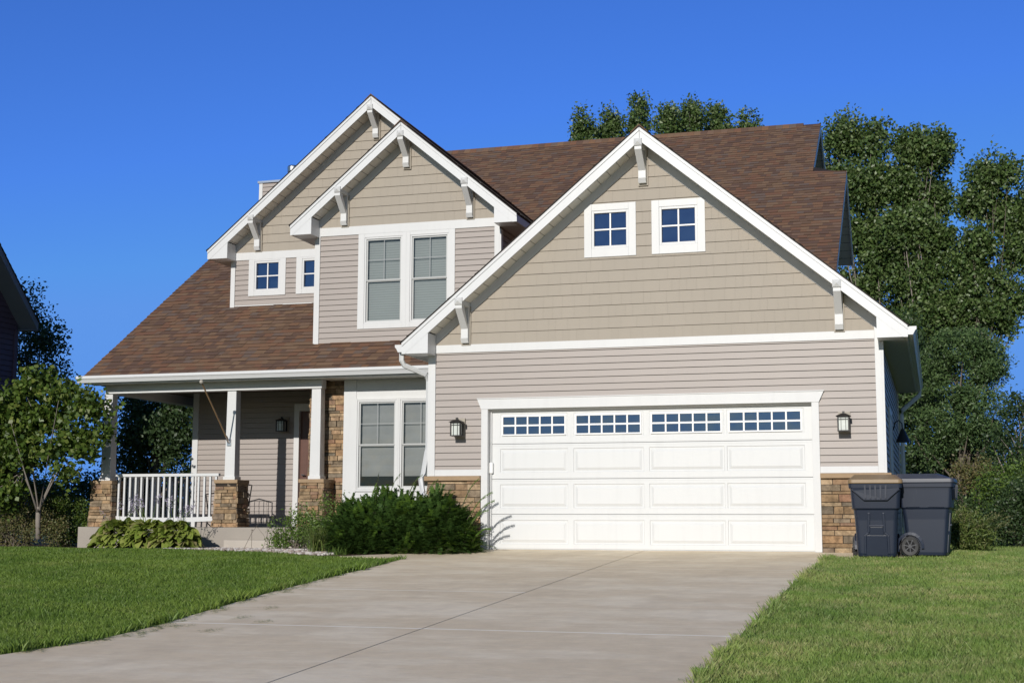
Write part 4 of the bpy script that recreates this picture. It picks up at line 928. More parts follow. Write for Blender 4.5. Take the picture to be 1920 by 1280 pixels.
# grass blades
def inpoly(px, py, poly):
    c = np.zeros(len(px), bool); n = len(poly)
    for i in range(n):
        x1, y1 = poly[i]; x2, y2 = poly[(i+1) % n]
        k = ((y1 > py) != (y2 > py)) & (px < (x2-x1)*(py-y1)/(y2-y1+1e-12)+x1); c ^= k
    return c
def blades(name, poly, dens, h, wdt, mat, label, edge=None, lean=.5):
    P = np.array(poly); x0, y0 = P.min(0); x1, y1 = P.max(0)
    n = int((x1-x0)*(y1-y0)*dens); x = RNG.uniform(x0, x1, n); y = RNG.uniform(y0, y1, n)
    # fewer, wider blades farther off
    d = np.hypot(x-CP.x, y-CP.y); keep = RNG.random(n) < np.clip(9.0/d, .12, 1)**1.35; k = keep & inpoly(x+.035*np.sin(y*7)+.03*np.sin(y*17+1)+RNG.normal(0, .025, n), y+RNG.normal(0, .02, n), poly)
    # only where the camera (or one a step aside) may look
    dx, dy = x-CP.x, y-CP.y; fwd = dx*fw.x+dy*fw.y; side = dx*r0.x+dy*r0.y; k &= (fwd > 3) & (np.abs(side) < fwd*.52+1.5)
    x, y, d = x[k], y[k], d[k]; n = len(x); W = wdt*np.clip(d/9, .8, 2.4)
    if edge is not None:
        E = np.array(edge); dmin = np.full(n, 9.)
        for a, b in zip(E[:-1], E[1:]):
            ab = b-a; tt = np.clip(((x-a[0])*ab[0]+(y-a[1])*ab[1])/(ab@ab), 0, 1); dmin = np.minimum(dmin, np.hypot(x-a[0]-tt*ab[0], y-a[1]-tt*ab[1]))
        nearE = np.clip(1-dmin/.16, 0, 1)
    else: nearE = np.zeros(n)
    hh = h*RNG.uniform(.55, 1.25, n)*(1+.9*nearE)*(1+.25*np.sin(x*2.1+np.sin(y*1.7))*np.sin(y*1.9))
    a = RNG.uniform(0, 2*np.pi, n); ln = hh*RNG.uniform(.1, 1, n)*lean; z = gz(x, y)+.0
    lx, ly = np.cos(a)*ln, np.sin(a)*ln; b = RNG.uniform(0, 2*np.pi, n); wx, wy = np.cos(b)*W/2, np.sin(b)*W/2
    V = np.empty((n, 4, 3), np.float32); z = z-.015
    V[:, 0] = np.stack([x-wx, y-wy, z], 1); V[:, 1] = np.stack([x+wx, y+wy, z], 1)
    V[:, 2] = np.stack([x+lx*.45+wx*.8, y+ly*.45+wy*.8, z+hh*.62], 1); V[:, 3] = np.stack([x+lx, y+ly, z+hh], 1)
    o = npmesh(name, V.reshape(-1, 3), 4, mat); tag(o, label, 'grass', kind='stuff'); return o
BACK = [(-1.25, -1.72), (-2.2, -1.35), (-3.2, -.75), (-4.3, -.30), (-5.6, .35), (-6.6, .75), (-8.2, 1.05), (-9.6, 1.6), (-12.5, 3.4), (-16, 6), (-30, 8)]
LP = [(x-.02, y) for x, y in LE]+[(-30, -20)]+list(reversed(BACK))
blades('grass', LP, 9000, .050, .0042, 'grass_l', 'lush green lawn left of the driveway', edge=LE[:-1], lean=.8)
RP = [(x+.02, y) for x, y in RE]+[(30, -20), (30, 14), (6.2, 14), (6.2, -1.0), (5.35, -1.05)]
blades('grass', RP, 9000, .045, .0042, 'grass_r', 'paler dry patched lawn right of the driveway', edge=RE, lean=.8)
# sprawling blades at the driveway edge
def clippings():
    V = []; E_ = [Vector((x, y)) for x, y in LE[1:8]]; R_ = [Vector((x, y)) for x, y in RE[:4]]
    def put(x, y, k, sp):
        for i in range(k):
            X_, Y_ = x+RNG.normal(0, sp), y+RNG.normal(0, sp*1.6); a = RNG.uniform(0, 6.28); l = RNG.uniform(.012, .035); w_ = .0022; z = .052*Y_+.004+RNG.uniform(0, .006)
            d = np.array((math.cos(a), math.sin(a), RNG.uniform(-.05, .15))); e = np.array((-math.sin(a), math.cos(a), 0))*w_; p = np.array((X_, Y_, z)); V.extend([p-e, p+e, p+d*l+e, p+d*l-e])
    for i in range(230):
        k = RNG.integers(0, len(E_)-1); p = E_[k].lerp(E_[k+1], RNG.random()); put(p.x+abs(RNG.normal(0, .09)), p.y, int(RNG.integers(4, 26)), .018)
    for i in range(60):
        k = RNG.integers(0, len(R_)-1); p = R_[k].lerp(R_[k+1], RNG.random()); put(p.x-abs(RNG.normal(0, .06)), p.y, int(RNG.integers(4, 16)), .016)
    for x, y in ((.52, -8.9), (.86, -9.15), (.30, -9.6), (.42, -8.1), (.70, -9.8)): put(x, y, 70, .045)
    o = npmesh('grass_clippings', np.array(V), 4, 'grass_l'); tag(o, 'loose grass clippings scattered along the driveway edges', 'clippings', kind='stuff')
clippings()
# planting bed soil and pebbles
def sheet(name, poly, dz, mat, kind='structure'):
    mb = MB(); mb.prism([(x, y, float(gz(x, y))+dz) for x, y in poly], (0, 0, -.1)); o = mb.build(name, mat); o['kind'] = kind; return o
BED = [(-.2, .05), (-.2, -.4), (-1.0, -.95), (-1.75, -1.62), (-2.2, -1.35), (-3.2, -.75), (-4.3, -.30), (-5.6, .35), (-6.6, .75), (-8.2, 1.05), (-9.6, 1.6), (-12.5, 3.4), (-14, 5), (-9, 5), (-8.6, 2.2), (-3.0, 2.2), (-.9, 2.6), (-.9, .05)]
sheet('planting_bed', BED, .012, 'mulch')
n = 5200; px = RNG.uniform(-6.2, -2.0, n); py = RNG.uniform(-1.3, 2.0, n); k = inpoly(px, py, [(-6.1, .7), (-4.3, -.25), (-3.2, -.70), (-2.2, -1.30), (-2.0, -1.0), (-3.2, .6), (-3.8, 1.7), (-5.5, 1.9), (-6.1, 1.7)]); px, py = px[k], py[k]
V = []; Fq = []
mb = MB()
for x, y in zip(px, py):
    r_ = RNG.uniform(.018, .042); a = RNG.uniform(0, 6.28); z = float(gz(x, y))+.015+r_*.35; ca, sa = math.cos(a), math.sin(a); e = RNG.uniform(.6, .9)
    i = len(mb.v)
    for zz, k_ in ((-.45, .7), (.1, 1.0), (.5, .6)):
        for q in range(6): w = q*math.pi/3; X_, Y_ = r_*k_*math.cos(w), r_*k_*e*math.sin(w); mb.v.append((x+X_*ca-Y_*sa, y+X_*sa+Y_*ca, z+zz*r_*.9))
    for s in (0, 6):
        for q in range(6): mb.f.append((i+s+q, i+s+(q+1) % 6, i+s+6+(q+1) % 6, i+s+6+q))
    mb.f.append(tuple(i+12+q for q in range(6)))
o = mb.build('gravel', 'pebble'); tag(o, 'pale river pebbles along the porch step and shrubs', 'gravel', kind='stuff')

# ================================================================== VEGETATION
def leaves(C, size, aspect=.6, up=.3, face=None):
    """diamond leaves at centres C (n,3)"""
    n = len(C); d = RNG.normal(size=(n, 3)); d[:, 2] -= up*0; d /= np.linalg.norm(d, axis=1)[:, None]
    e = RNG.normal(size=(n, 3)); e -= d*(e*d).sum(1)[:, None]; e /= np.linalg.norm(e, axis=1)[:, None]
    nn = np.cross(d, e); s = size*RNG.uniform(.65, 1.3, n)[:, None]; w = s*aspect
    V = np.empty((n, 4, 3)); V[:, 0] = C-d*s*.5; V[:, 1] = C+e*w*.5-d*s*.05+nn*s*.08; V[:, 2] = C+d*s*.5; V[:, 3] = C-e*w*.5-d*s*.05+nn*s*.08
    return V.reshape(-1, 3)
def blob(c, r, n, shell=.55):
    d = RNG.normal(size=(n, 3)); d /= np.linalg.norm(d, axis=1)[:, None]; q = RNG.uniform(shell**3, 1, n)**(1/3); return np.array(c)+d*q[:, None]*np.array(r)
def crown(ells, nclump, cr, nleaf, size, aspect=.6, flat=.8, jitter=.38, inner=.35):
    """ells: list of (cx,cy,cz,rx,ry,rz); clumps near the surface, leaves within each clump"""
    out = []; vol = np.array([e[3]*e[4]*e[5] for e in ells])**(2/3.); vol /= vol.sum(); cents = []
    for e, f_ in zip(ells, vol):
        k = max(3, int(nclump*f_)); P = blob(e[:3], e[3:], k, inner); cents.append(P)
    cents = np.concatenate(cents)
    for p in cents:
        r_ = cr*RNG.uniform(.45, 1.5); m = int(nleaf*RNG.uniform(.5, 1.3)*(r_/cr)**2)
        out.append(blob(p, (r_, r_, r_*flat), m, .15)+RNG.normal(scale=r_*jitter, size=(m, 3)))
    return cents, leaves(np.concatenate(out), size, aspect)
def limbs(mb, base, cents, r0_, k=26, kink=.5, seed=1, fmin=.12):
    """trunk and limbs reaching to a sample of clump centres"""
    rr = random.Random(seed); base = Vector(base); idx = RNG.choice(len(cents), min(k, len(cents)), replace=False)
    top = Vector(cents[:, :].mean(0)); top.z = cents[:, 2].max()*.8+base.z*.2
    tr = [base+(top-base)*f_+Vector((rr.uniform(-1, 1), rr.uniform(-1, 1), 0))*kink*.3*f_ for f_ in (0, .15, .35, .55, .75, 1)]
    mb.tube(tr, [r0_, r0_*.85, r0_*.65, r0_*.5, r0_*.32, r0_*.1], 9)
    for i in idx:
        c = Vector(cents[i]); f_ = min(.85, max(fmin, ((c.z-base.z)/max(.5, (top.z-base.z)))*rr.uniform(.35, .75))); s = base+(top-base)*f_
        mid = s.lerp(c, .5)+Vector((rr.uniform(-1, 1), rr.uniform(-1, 1), rr.uniform(-.2, .8)))*kink*.4; r_ = r0_*(1-f_)*.32+.012
        mb.tube([s, s.lerp(mid, .5)+Vector((0, 0, -.05)), mid, mid.lerp(c, .55), c], [r_, r_*.8, r_*.6, r_*.35, r_*.12], 6, close=False)
def tree(name, label, cat, ells, base, nclump, cr, nleaf, size, mat, r0_, bark='bark', group=None, aspect=.6, k=26, flat=.8, kink=.6, seed=1, fmin=.12, inner=.35, jit=.25):
    T = thing(name, label, cat, group); cents, V = crown(ells, nclump, cr, nleaf, size, aspect, flat, jit, inner)
    npmesh('crown', V, 4, mat, T); mb = MB(); limbs(mb, base, cents, r0_, k, kink, seed, fmin); mb.build('trunk', bark, T, smooth=True); return T
def E(px, py, Yd, rpx, rpy, ry=None):
    """ellipsoid centred where the photo shows a mass of foliage, radii given in photo pixels at that distance"""
    c = at(px, py, Yd); sc_ = (c-CP).dot(fw)/CAMF; rx, rz = rpx*sc_, rpy*sc_; return (c.x, c.y, c.z, rx, ry if ry else (rx+rz)/2, rz)
PG = 'tall poplars rising behind the roof ridge'
# big cottonwoods on the right
tree('cottonwood_tree', 'tallest cottonwood, directly right of the roof end', 'tree', [E(1585, 262, 26, 36, 34), E(1640, 268, 26, 26, 34), E(1555, 350, 26.5, 36, 50), E(1625, 350, 25.5, 44, 44), E(1600, 440, 26, 60, 44), E(1660, 480, 25.5, 40, 40), E(1610, 560, 26, 56, 50), E(1700, 610, 26, 56, 44), E(1640, 650, 26, 70, 50), E(1700, 700, 26, 60, 60)], (4.6, 26, -.2), 560, .36, 125, .13, 'cotton', .2, 'bark_pale', k=44, seed=3, flat=1.15, fmin=.3, inner=0)
tree('cottonwood_tree', 'rounded cottonwood between the tallest one and the open airy one', 'tree', [E(1712, 275, 25, 26, 30), E(1755, 290, 25, 24, 34), E(1690, 350, 25, 34, 34), E(1752, 370, 25.5, 28, 34), E(1700, 430, 24.5, 40, 32), E(1760, 450, 25, 24, 30), E(1720, 520, 25, 48, 36), E(1780, 590, 25, 48, 34), E(1730, 600, 24.5, 30, 30)], (6.3, 25, -.2), 410, .34, 125, .125, 'cotton', .18, 'bark_pale', k=44, seed=4, flat=1.15, fmin=.35, inner=0)
tree('cottonwood_tree', 'open airy cottonwood at the right edge with sky between its branches', 'tree', [E(1848, 325, 24, 24, 26), E(1893, 318, 24, 14, 16), E(1822, 385, 24, 22, 28), E(1872, 400, 24.5, 30, 26), E(1832, 460, 24, 28, 24), E(1900, 470, 24.5, 26, 30), E(1850, 530, 24, 36, 24), E(1905, 560, 24, 26, 22), E(1820, 600, 24.4, 30, 16), E(1880, 610, 24.4, 22, 12), E(1950, 430, 25, 40, 100), E(1808, 500, 24.5, 26, 34), E(1860, 585, 24, 34, 26), E(1895, 400, 24.5, 26, 30), E(1800, 560, 24.5, 30, 34), E(1865, 345, 24, 20, 20)], (7.0, 24, -.2), 430, .32, 120, .12, 'cotton', .10, 'bark', k=34, seed=5, flat=1.1, fmin=.5, inner=0)
# feathery tree in front of them
tree('elm_tree', 'feathery drooping tree below the cottonwoods, right of the garage eave', 'tree', [E(1862, 676, 14, 24, 34), E(1800, 650, 14, 64, 40), E(1835, 690, 14, 50, 44), E(1770, 720, 14.5, 60, 60), E(1820, 780, 13.5, 66, 56), E(1858, 820, 14, 34, 44), E(1760, 820, 14, 50, 60)], (7.1, 14, -.1), 380, .24, 120, .09, 'willow', .16, 'bark', aspect=.33, k=34, flat=.55, seed=6, jit=.2, inner=.1)
tree('elm_tree', 'low dark tree mass behind the trash cans', 'tree', [E(1740, 880, 16, 60, 60), E(1800, 900, 16, 60, 56), E(1700, 700, 17, 40, 110), E(1860, 900, 16, 50, 40)], (7.2, 16, -.1), 200, .42, 200, .11, 'darkleaf', .14, 'bark', k=24, seed=7)
tree('sapling', 'thin open sapling at the right edge behind the shrubs', 'tree', [E(1905, 780, 10, 30, 46), E(1925, 860, 10, 34, 50), E(1880, 850, 10.5, 30, 40)], (8.35, 10, -.1), 60, .26, 75, .075, 'darkleaf', .06, 'bark_pale', k=34, seed=8)
# poplars behind the ridge
for i, (px, py, rx, ry, lab) in enumerate([(1095, 240, 24, 34, 'leftmost poplar top above the ridge, low and narrow'), (1142, 232, 26, 30, 'second poplar top from the left above the ridge'), (1196, 215, 20, 40, 'tallest spire shaped poplar top above the garage gable'),
                                           (1252, 218, 20, 26, 'small poplar top just right of the garage gable peak'), (1296, 222, 26, 40, 'broad poplar top in the middle of the ridge'), (1345, 228, 24, 34, 'rounded poplar top right of the broad one'), (1400, 235, 28, 32, 'rightmost poplar top above the ridge, with two points')]):
    yd = 31+(i % 3)*1.2
    tree('poplar_tree', lab, 'tree', [E(px, py-2, yd, rx*.5, ry*.8), E(px-rx*.5, py+14, yd, rx*.4, ry*.5), E(px+rx*.6, py+10, yd, rx*.4, ry*.55), E(px, py+44, yd, rx*.95, 34), E(px, py+170, yd, rx*1.2, 110)], (at(px, 900, yd).x, yd, -.2), 170, .29, 85, .13, 'cotton', .14, 'bark_pale', PG, k=12, seed=20+i, flat=1.1, inner=0, jit=.2)
# left: tall airy tree behind, spreading small tree in front
tree('birch_tree', 'slender airy tree between the neighbouring house and the small tree', 'tree', [E(45, 560, 9, 22, 34), E(70, 620, 9, 36, 36), E(100, 655, 9, 28, 26), E(40, 650, 9.3, 40, 40), E(90, 700, 9, 34, 24), E(30, 720, 9, 50, 40)], (-14.6, 9, -.2), 95, .32, 75, .09, 'darkleaf', .09, 'bark', k=30, seed=9)
st = thing('redbud_tree', 'small broad leaved tree with forked pale trunks left of the porch', 'tree')
ell = [E(65, 722, 1.9, 36, 24), E(5, 765, 1.8, 40, 30), E(115, 742, 1.7, 30, 22), E(165, 770, 1.6, 30, 22), E(90, 790, 2.0, 50, 20), E(35, 810, 1.9, 36, 20), E(145, 825, 1.8, 36, 18), E(-30, 800, 1.8, 50, 60), E(60, 855, 2.0, 30, 12), E(5, 880, 1.9, 34, 26), E(120, 885, 1.7, 22, 12), E(20, 925, 1.7, 26, 16), E(190, 810, 1.7, 14, 14), E(95, 840, 1.7, 24, 14), E(25, 860, 1.7, 36, 24), E(160, 850, 1.7, 18, 10), E(-5, 930, 1.8, 30, 26)]
c_, V = crown(ell, 470, .15, 36, .095, .8, .8, jitter=.45); npmesh('crown', V, 4, 'broad', st)
mb = MB(); b0 = at(72, 1010, 1.85)
fork = [((70, 960), (45, 880), (20, 790)), ((72, 955), (60, 870), (70, 780)), ((75, 950), (105, 880), (140, 800)), ((74, 955), (90, 860), (110, 750)), ((72, 958), (30, 850), (-10, 740)), ((75, 952), (120, 860), (175, 760))]
mb.tube([b0, at(71, 980, 1.85), at(72, 950, 1.85)], [.05, .045, .042], 8)
for i, fk in enumerate(fork):
    P = [at(72, 955, 1.85)]+[at(a, b, 1.85+(i % 3-1)*.15*(k+1)) for k, (a, b) in enumerate(fk)]; mb.tube(P, [.024, .018, .012, .005], 7, close=False)
for i in RNG.choice(len(c_), 70, replace=False):
    c = Vector(c_[i]); s = min([at(*fk[q], 1.85) for fk in fork for q in (1, 2)]+[at(*fk[1], 1.85).lerp(at(*fk[2], 1.85), .5) for fk in fork], key=lambda v: (v-c).length+.5*max(0, v.z-c.z)); mb.tube([s, s.lerp(c, .5)+Vector((0, 0, -.04)), c], [.010, .007, .003], 5, close=False)
mb.build('trunk', 'bark_pale', st, smooth=True)
# seen through the porch
tree('maple_tree', 'dark tree seen through the left porch opening', 'tree', [E(250, 790, 12, 40, 44), E(310, 800, 12, 50, 56), E(350, 850, 12, 40, 60), E(270, 850, 12.3, 56, 44), E(300, 760, 12.5, 70, 40), E(240, 900, 12, 50, 40), E(380, 760, 12.5, 50, 60)], (-13.2, 12, -.2), 210, .34, 110, .10, 'darkleaf', .15, 'bark', k=26, seed=10)
def bush(name, label, cat, ells, nclump, cr, nleaf, size, mat, aspect=.55, group=None, stems=True):
    T = thing(name, label, cat, group); cents, V = crown(ells, nclump, cr, nleaf, size, aspect); npmesh('foliage', V, 4, mat, T)
    mb = MB(); b = Vector((float(cents[:, 0].mean()), float(cents[:, 1].mean()), float(gz(cents[:, 0].mean(), cents[:, 1].mean()))))
    for i in RNG.choice(len(cents), min(14, len(cents)), replace=False):
        c = Vector(cents[i]); mb.tube([b+Vector((random.uniform(-.1, .1), random.uniform(-.1, .1), 0)), b.lerp(c, .5)+Vector((0, 0, .03)), c], [.014, .009, .003], 5, close=False)
    mb.build('stem', 'bark', T); return T
bush('barberry_shrub', 'low russet brown shrub at the left end of the bed', 'shrub', [E(50, 985, 2.2, 60, 40), E(10, 975, 2.2, 50, 46), E(95, 1000, 2.1, 30, 26)], 130, .11, 60, .035, 'barberry', .6)
bush('shrub', 'dark green shrub between the russet shrub and the left stone pier', 'shrub', [E(130, 970, 3.2, 42, 55), E(110, 960, 3.4, 40, 50), E(160, 990, 3.0, 24, 36)], 130, .12, 70, .05, 'broad', .6)
bush('shrub', 'loose leafy shrub behind the small tree trunk', 'shrub', [E(40, 935, 3.4, 44, 34), E(0, 940, 3.4, 40, 40)], 70, .13, 50, .08, 'broad', .5)
bush('hedge', 'dark hedge in the distance left of the porch', 'hedge', [E(60, 935, 13, 90, 36), E(180, 930, 13, 80, 34), E(-40, 930, 13, 70, 50), E(260, 935, 13, 60, 36), E(330, 930, 13, 60, 40)], 260, .32, 60, .10, 'darkleaf', .6)
bush('shrub', 'dense dark green shrub at the lower right edge of the lawn', 'shrub', [E(1900, 960, 5.5, 44, 62), E(1945, 950, 5.5, 50, 70), E(1870, 990, 5.2, 22, 36)], 170, .17, 80, .05, 'darkleaf', .6)
bush('shrub', 'brighter green shrub behind the dense one at the right edge', 'shrub', [E(1885, 905, 6.8, 40, 30), E(1925, 900, 6.8, 40, 34), E(1850, 930, 7, 30, 30)], 90, .16, 60, .055, 'perennial', .6)
bush('shrub', 'brownish twiggy shrub above the ornamental grass', 'shrub', [E(1825, 885, 9, 36, 26), E(1850, 910, 9, 30, 20)], 60, .16, 60, .06, 'barberry', .5)
bush('shrub', 'dark undergrowth shrub under the feathery tree', 'shrub', [E(1790, 970, 9, 50, 50), E(1850, 970, 9, 40, 50), E(1740, 960, 10, 60, 70)], 130, .22, 80, .07, 'darkleaf', .6)

# blades-type plants
def strap_plant(name, label, cat, c, n, h, spread, w, mat, droop=.6, tipmat=None, ntip=0, lean=(0, 0), group=None):
    T = thing(name, label, cat, group); V = []
    for i in range(n):
        a = RNG.uniform(0, 2*np.pi); r_ = spread*RNG.uniform(.3, 1); hh = h*RNG.uniform(.6, 1.1); s = Vector((c[0]+RNG.normal(0, .07), c[1]+RNG.normal(0, .07), c[2]))
        dirv = Vector((math.cos(a)*r_+lean[0], math.sin(a)*r_+lean[1], 0)); sd_ = Vector((-math.sin(a), math.cos(a), 0)); K = 5; prev = None
        for k in range(K+1):
            t_ = k/K; p = s+dirv*(t_**1.3)+Vector((0, 0, hh*(t_*(1+droop)-droop*1.25*t_*t_*t_))); ww = w*(1-t_*.9)*.5; cur = (p-sd_*ww, p+sd_*ww)
            if prev: V += [prev[0], prev[1], cur[1], cur[0]]
            prev = cur
    # weld strips per blade for one island each
    me = bpy.data.meshes.new('foliage'); vv = []; ff = []
    for b_ in range(n):
        base = len(vv); 
        for k in range(5):
            q = V[(b_*5+k)*4:(b_*5+k)*4+4]
            if k == 0: vv += [tuple(q[0]), tuple(q[1])]
            vv += [tuple(q[3]), tuple(q[2])]; ff.append((base+2*k, base+2*k+1, base+2*k+3, base+2*k+2))
    me.from_pydata(vv, [], ff); me.materials.append(MAT[mat]); o = bpy.data.objects.new('foliage', me); COL.objects.link(o); o.parent = T
    if tipmat:
        C = []
        for i in range(ntip):
            a = RNG.uniform(0, 2*np.pi); r_ = spread*RNG.uniform(.5, 1.15); t0 = Vector((c[0]+math.cos(a)*r_+lean[0], c[1]+math.sin(a)*r_+lean[1], c[2]+h*RNG.uniform(.75, 1.15)))
            C += [np.array(t0)+np.array((math.cos(a), math.sin(a), .9))*q*.012+RNG.normal(scale=.006, size=3) for q in range(12)]
        npmesh('plume', leaves(np.array(C), .045, .3), 4, tipmat, T)
    return T
og = thing('ornamental_grass', 'yellow green ornamental grass clump beside the sideways trash can', 'ornamental grass')
c_, V = crown([E(1812, 1000, 1.4, 26, 30), E(1835, 1008, 1.3, 24, 22), E(1806, 975, 1.6, 18, 22)], 90, .10, 80, .085, .2, .9, jitter=.4); npmesh('foliage', V, 4, 'strap', og)
mb = MB(); C = []; b0 = at(1812, 1026, 1.4)
for q in range(85):
    a = random.uniform(-1.2, 1.3); p = b0+Vector((.12+.62*math.sin(a)*random.uniform(.5, 1), random.uniform(-.3, .3), random.uniform(.30, .66)*(1-.25*abs(math.sin(a))))); md = b0.lerp(p, .55)+Vector((0, 0, .10)); mb.tube([b0, md, p], [.003, .003, .002], 3, close=False)
    d = (p-md).normalized(); C += [np.array(p-d*(.011*k))+RNG.normal(scale=.006, size=3) for k in range(13)]
mb.build('stalk', 'strap', og); npmesh('plume', leaves(np.array(C), .030, .35), 4, 'plume', og)
strap_plant('daylily', 'arching strap leaved plant at the left foot of the yews', 'perennial', (-2.55, -.55, -.13), 260, .48, .48, .016, 'strap', .75)
strap_plant('daylily', 'small bright tuft of blades in front of the yew', 'perennial', (-2.0, -1.05, -.14), 60, .22, .2, .014, 'perennial', .4)
# leafy perennials by the right pier
bush('perennial', 'leafy perennial clump in front of the right stone pier', 'perennial', [E(560, 985, .8, 44, 36), E(530, 1005, .8, 34, 22), E(590, 1000, .6, 40, 28)], 70, .11, 46, .055, 'perennial', .4)
bush('perennial', 'bright green tall perennial between the pier and the yews', 'perennial', [E(625, 965, .5, 40, 30), E(650, 990, .2, 40, 36), E(600, 985, .5, 30, 30)], 70, .11, 50, .05, 'perennial', .35)
def flowerstalks(name, label, pts, base, mat, fl, nfl, sz):
    T = thing(name, label, 'flower'); mb = MB(); C = []
    for (x, y, z) in pts:
        b = Vector(base)+Vector((random.uniform(-.3, .3)+.6*(x-base[0]), random.uniform(-.1, .1), 0)); p = Vector((x, y, z)); mb.tube([b, b.lerp(p, .5)+Vector((0, 0, .06)), p], [.004, .0035, .002], 4, close=False)
        d = (p-b).normalized()
        for k in range(nfl): C.append(np.array(p-d*(.012*k))+RNG.normal(scale=sz*.45, size=3))
    mb.build('stalk', 'bark', T); npmesh('flower_head', leaves(np.array(C), sz, .45), 4, fl, T); return T
flowerstalks('coneflower', 'thin stalks with dark seed heads in front of the porch step', [tuple(at(a, b, .9)) for a, b in [(500, 940), (520, 950), (545, 955), (556, 942), (480, 985), (472, 992), (490, 975), (535, 948), (548, 972), (560, 960)]], (-4.1, .8, -.08), 'bark', 'seed', 3, .03)
# hostas
def hosta(label, c, n, R):
    T = thing('hosta', label, 'hosta', 'yellow green hostas in front of the porch'); mb = MB()
    for i in range(n):
        a = RNG.uniform(0, 2*math.pi); q = RNG.uniform(.0, 1)**.6; L_ = RNG.uniform(.12, .20); W = L_*RNG.uniform(.68, .88); r_ = R*q*.85
        z0 = c[2]+.06+.34*(1-q**2.2)+RNG.uniform(-.02, .05); a2 = a+RNG.uniform(-.5, .5); d = Vector((math.cos(a2), math.sin(a2), 0)); s = Vector((-math.sin(a2), math.cos(a2), 0)); B_ = Vector((c[0]+math.cos(a)*r_, c[1]+math.sin(a)*r_*.8, z0))
        dr0 = RNG.uniform(.15, .75)-q*.35; K = 6; i0 = len(mb.v); tw = RNG.uniform(-.8, .8)
        for k in range(K+1):
            t_ = k/K; w = W*.5*math.sin(math.pi*(t_**.7))**.75 if 0 < t_ < 1 else .004
            p = B_+d*(L_*t_)+Vector((0, 0, L_*(dr0*t_-(.20+.40*q)*t_*t_))); up_ = Vector((0, 0, w*.3))
            mb.v += [tuple(p-s*w+up_+Vector((0, 0, -tw*w))), tuple(p), tuple(p+s*w+up_+Vector((0, 0, tw*w)))]
        for k in range(K):
            e = i0+3*k; mb.f += [(e, e+1, e+4, e+3), (e+1, e+2, e+5, e+4)]
    mb.build('foliage', 'hosta', T, smooth=True)
    for i in range(6):
        C = []; fl = MB(); a = RNG.uniform(0, 2*math.pi); b = Vector(c)+Vector((0, 0, .15)); p = b+Vector((math.cos(a)*R*.8, math.sin(a)*R*.4, RNG.uniform(.50, .80))); fl.tube([b, b.lerp(p, .5)+Vector((0, 0, .08)), p], [.005, .004, .003], 5, close=False); d = (p-b).normalized()
        st_ = fl.build('flower_stalk', 'perennial', T)
        for k in range(36): C.append(np.array(p-d*(.005*k))+RNG.normal(scale=.022, size=3)+np.array((0, 0, .02)))
        npmesh('petals', leaves(np.array(C), .038, .45), 4, 'lilac', st_)
    return T
hosta('leftmost yellow green hosta, in front of the left stone pier', (-7.30, 1.45, -.07), 330, .50)
hosta('middle yellow green hosta under the railing, largest of the three', (-6.68, 1.40, -.07), 360, .52)
hosta('rightmost yellow green hosta, beside the concrete step', (-6.08, 1.25, -.07), 300, .46)
# yews
def yew(label, c, R, n, seed, lean, ztop, shoots=()):
    T = thing('yew_bush', label, 'shrub', 'dark yew shrubs beside the garage door'); r = np.random.default_rng(seed); out = []; tips = []; mb = MB(); tw = MB()
    for i in range(n):
        d = r.normal(size=3); d[2] = abs(d[2])*.9-.10; d /= np.linalg.norm(d); q = r.uniform(.35, 1)**.5*(.85+.15*math.sin(d[0]*7+seed)*math.sin(d[2]*6+d[1]*4+seed))
        p0 = np.array(c)+d*np.array(R)*q*.92; dirv = d*.9+np.array(lean)*r.uniform(.2, 1.2)+r.normal(scale=.38, size=3)+np.array((0, -.15, .12)); dirv /= np.linalg.norm(dirv)
        Ls = r.uniform(.10, .20)*(1.9 if r.random() < .16 else 1); K = int(Ls/.0125); s = np.cross(dirv, (0, 0, 1.)); s /= np.linalg.norm(s)+1e-6; u_ = np.cross(s, dirv)
        for k in range(K):
            t_ = k/K; p = p0+dirv*Ls*t_+np.array((0, 0, -.05*t_*t_)); 
            for sg in (-1, 1):
                ndl = s*sg*.9+dirv*.45+u_*r.uniform(-.3, .5); ndl /= np.linalg.norm(ndl); ln = .036*(1-.5*t_)+.008; w = dirv*.0065
                (tips if (q > .86 and t_ > .35) else out).extend([p-w, p+w, p+w*.6+ndl*ln, p-w*.6+ndl*ln])
        if i % 4 == 0: tw.tube([Vector(c), Vector((np.array(c)+p0)/2), Vector(p0)], [.012, .008, .003], 4, close=False)
    for (bx, by, bz, ex, ez) in shoots:
        a0 = np.array((bx, by, bz)); a1 = np.array((ex, by-.12, ez)); K = 46
        for k in range(K):
            t_ = k/K; p = a0+(a1-a0)*t_+np.array((0, 0, .10*math.sin(math.pi*t_*.9)*(1-.2*t_))); dv = (a1-a0)/np.linalg.norm(a1-a0)
            for sg in (-1, 1):
                ndl = np.array((0, sg*.5, sg*.8))+dv*.8+r.normal(scale=.15, size=3); ndl /= np.linalg.norm(ndl); ln = .036*(1-.4*t_); w = dv*.006
                tips.extend([p-w, p+w, p+w*.6+ndl*ln, p-w*.6+ndl*ln])
        tw.tube([Vector(a0), Vector((a0+a1)/2+np.array((0, 0, .09))), Vector(a1)], [.006, .004, .002], 4, close=False)
    npmesh('foliage', np.array(out), 4, 'yew', T); npmesh('new_growth', np.array(tips), 4, 'yew_tip', T); tw.build('stem', 'bark', T)
    return T
yew('right yew with long shoots reaching over the garage door edge', (-.62, -.60, .02), (.74, .52, .90), 4300, 5, (.8, -.1, .25), .95, [(-.1, -.7, .45, .33, .82), (-.05, -.75, .35, .38, .70), (-.1, -.8, .25, .30, .56), (.0, -.8, .12, .34, .28), (-.2, -.7, .6, .12, 1.02)])
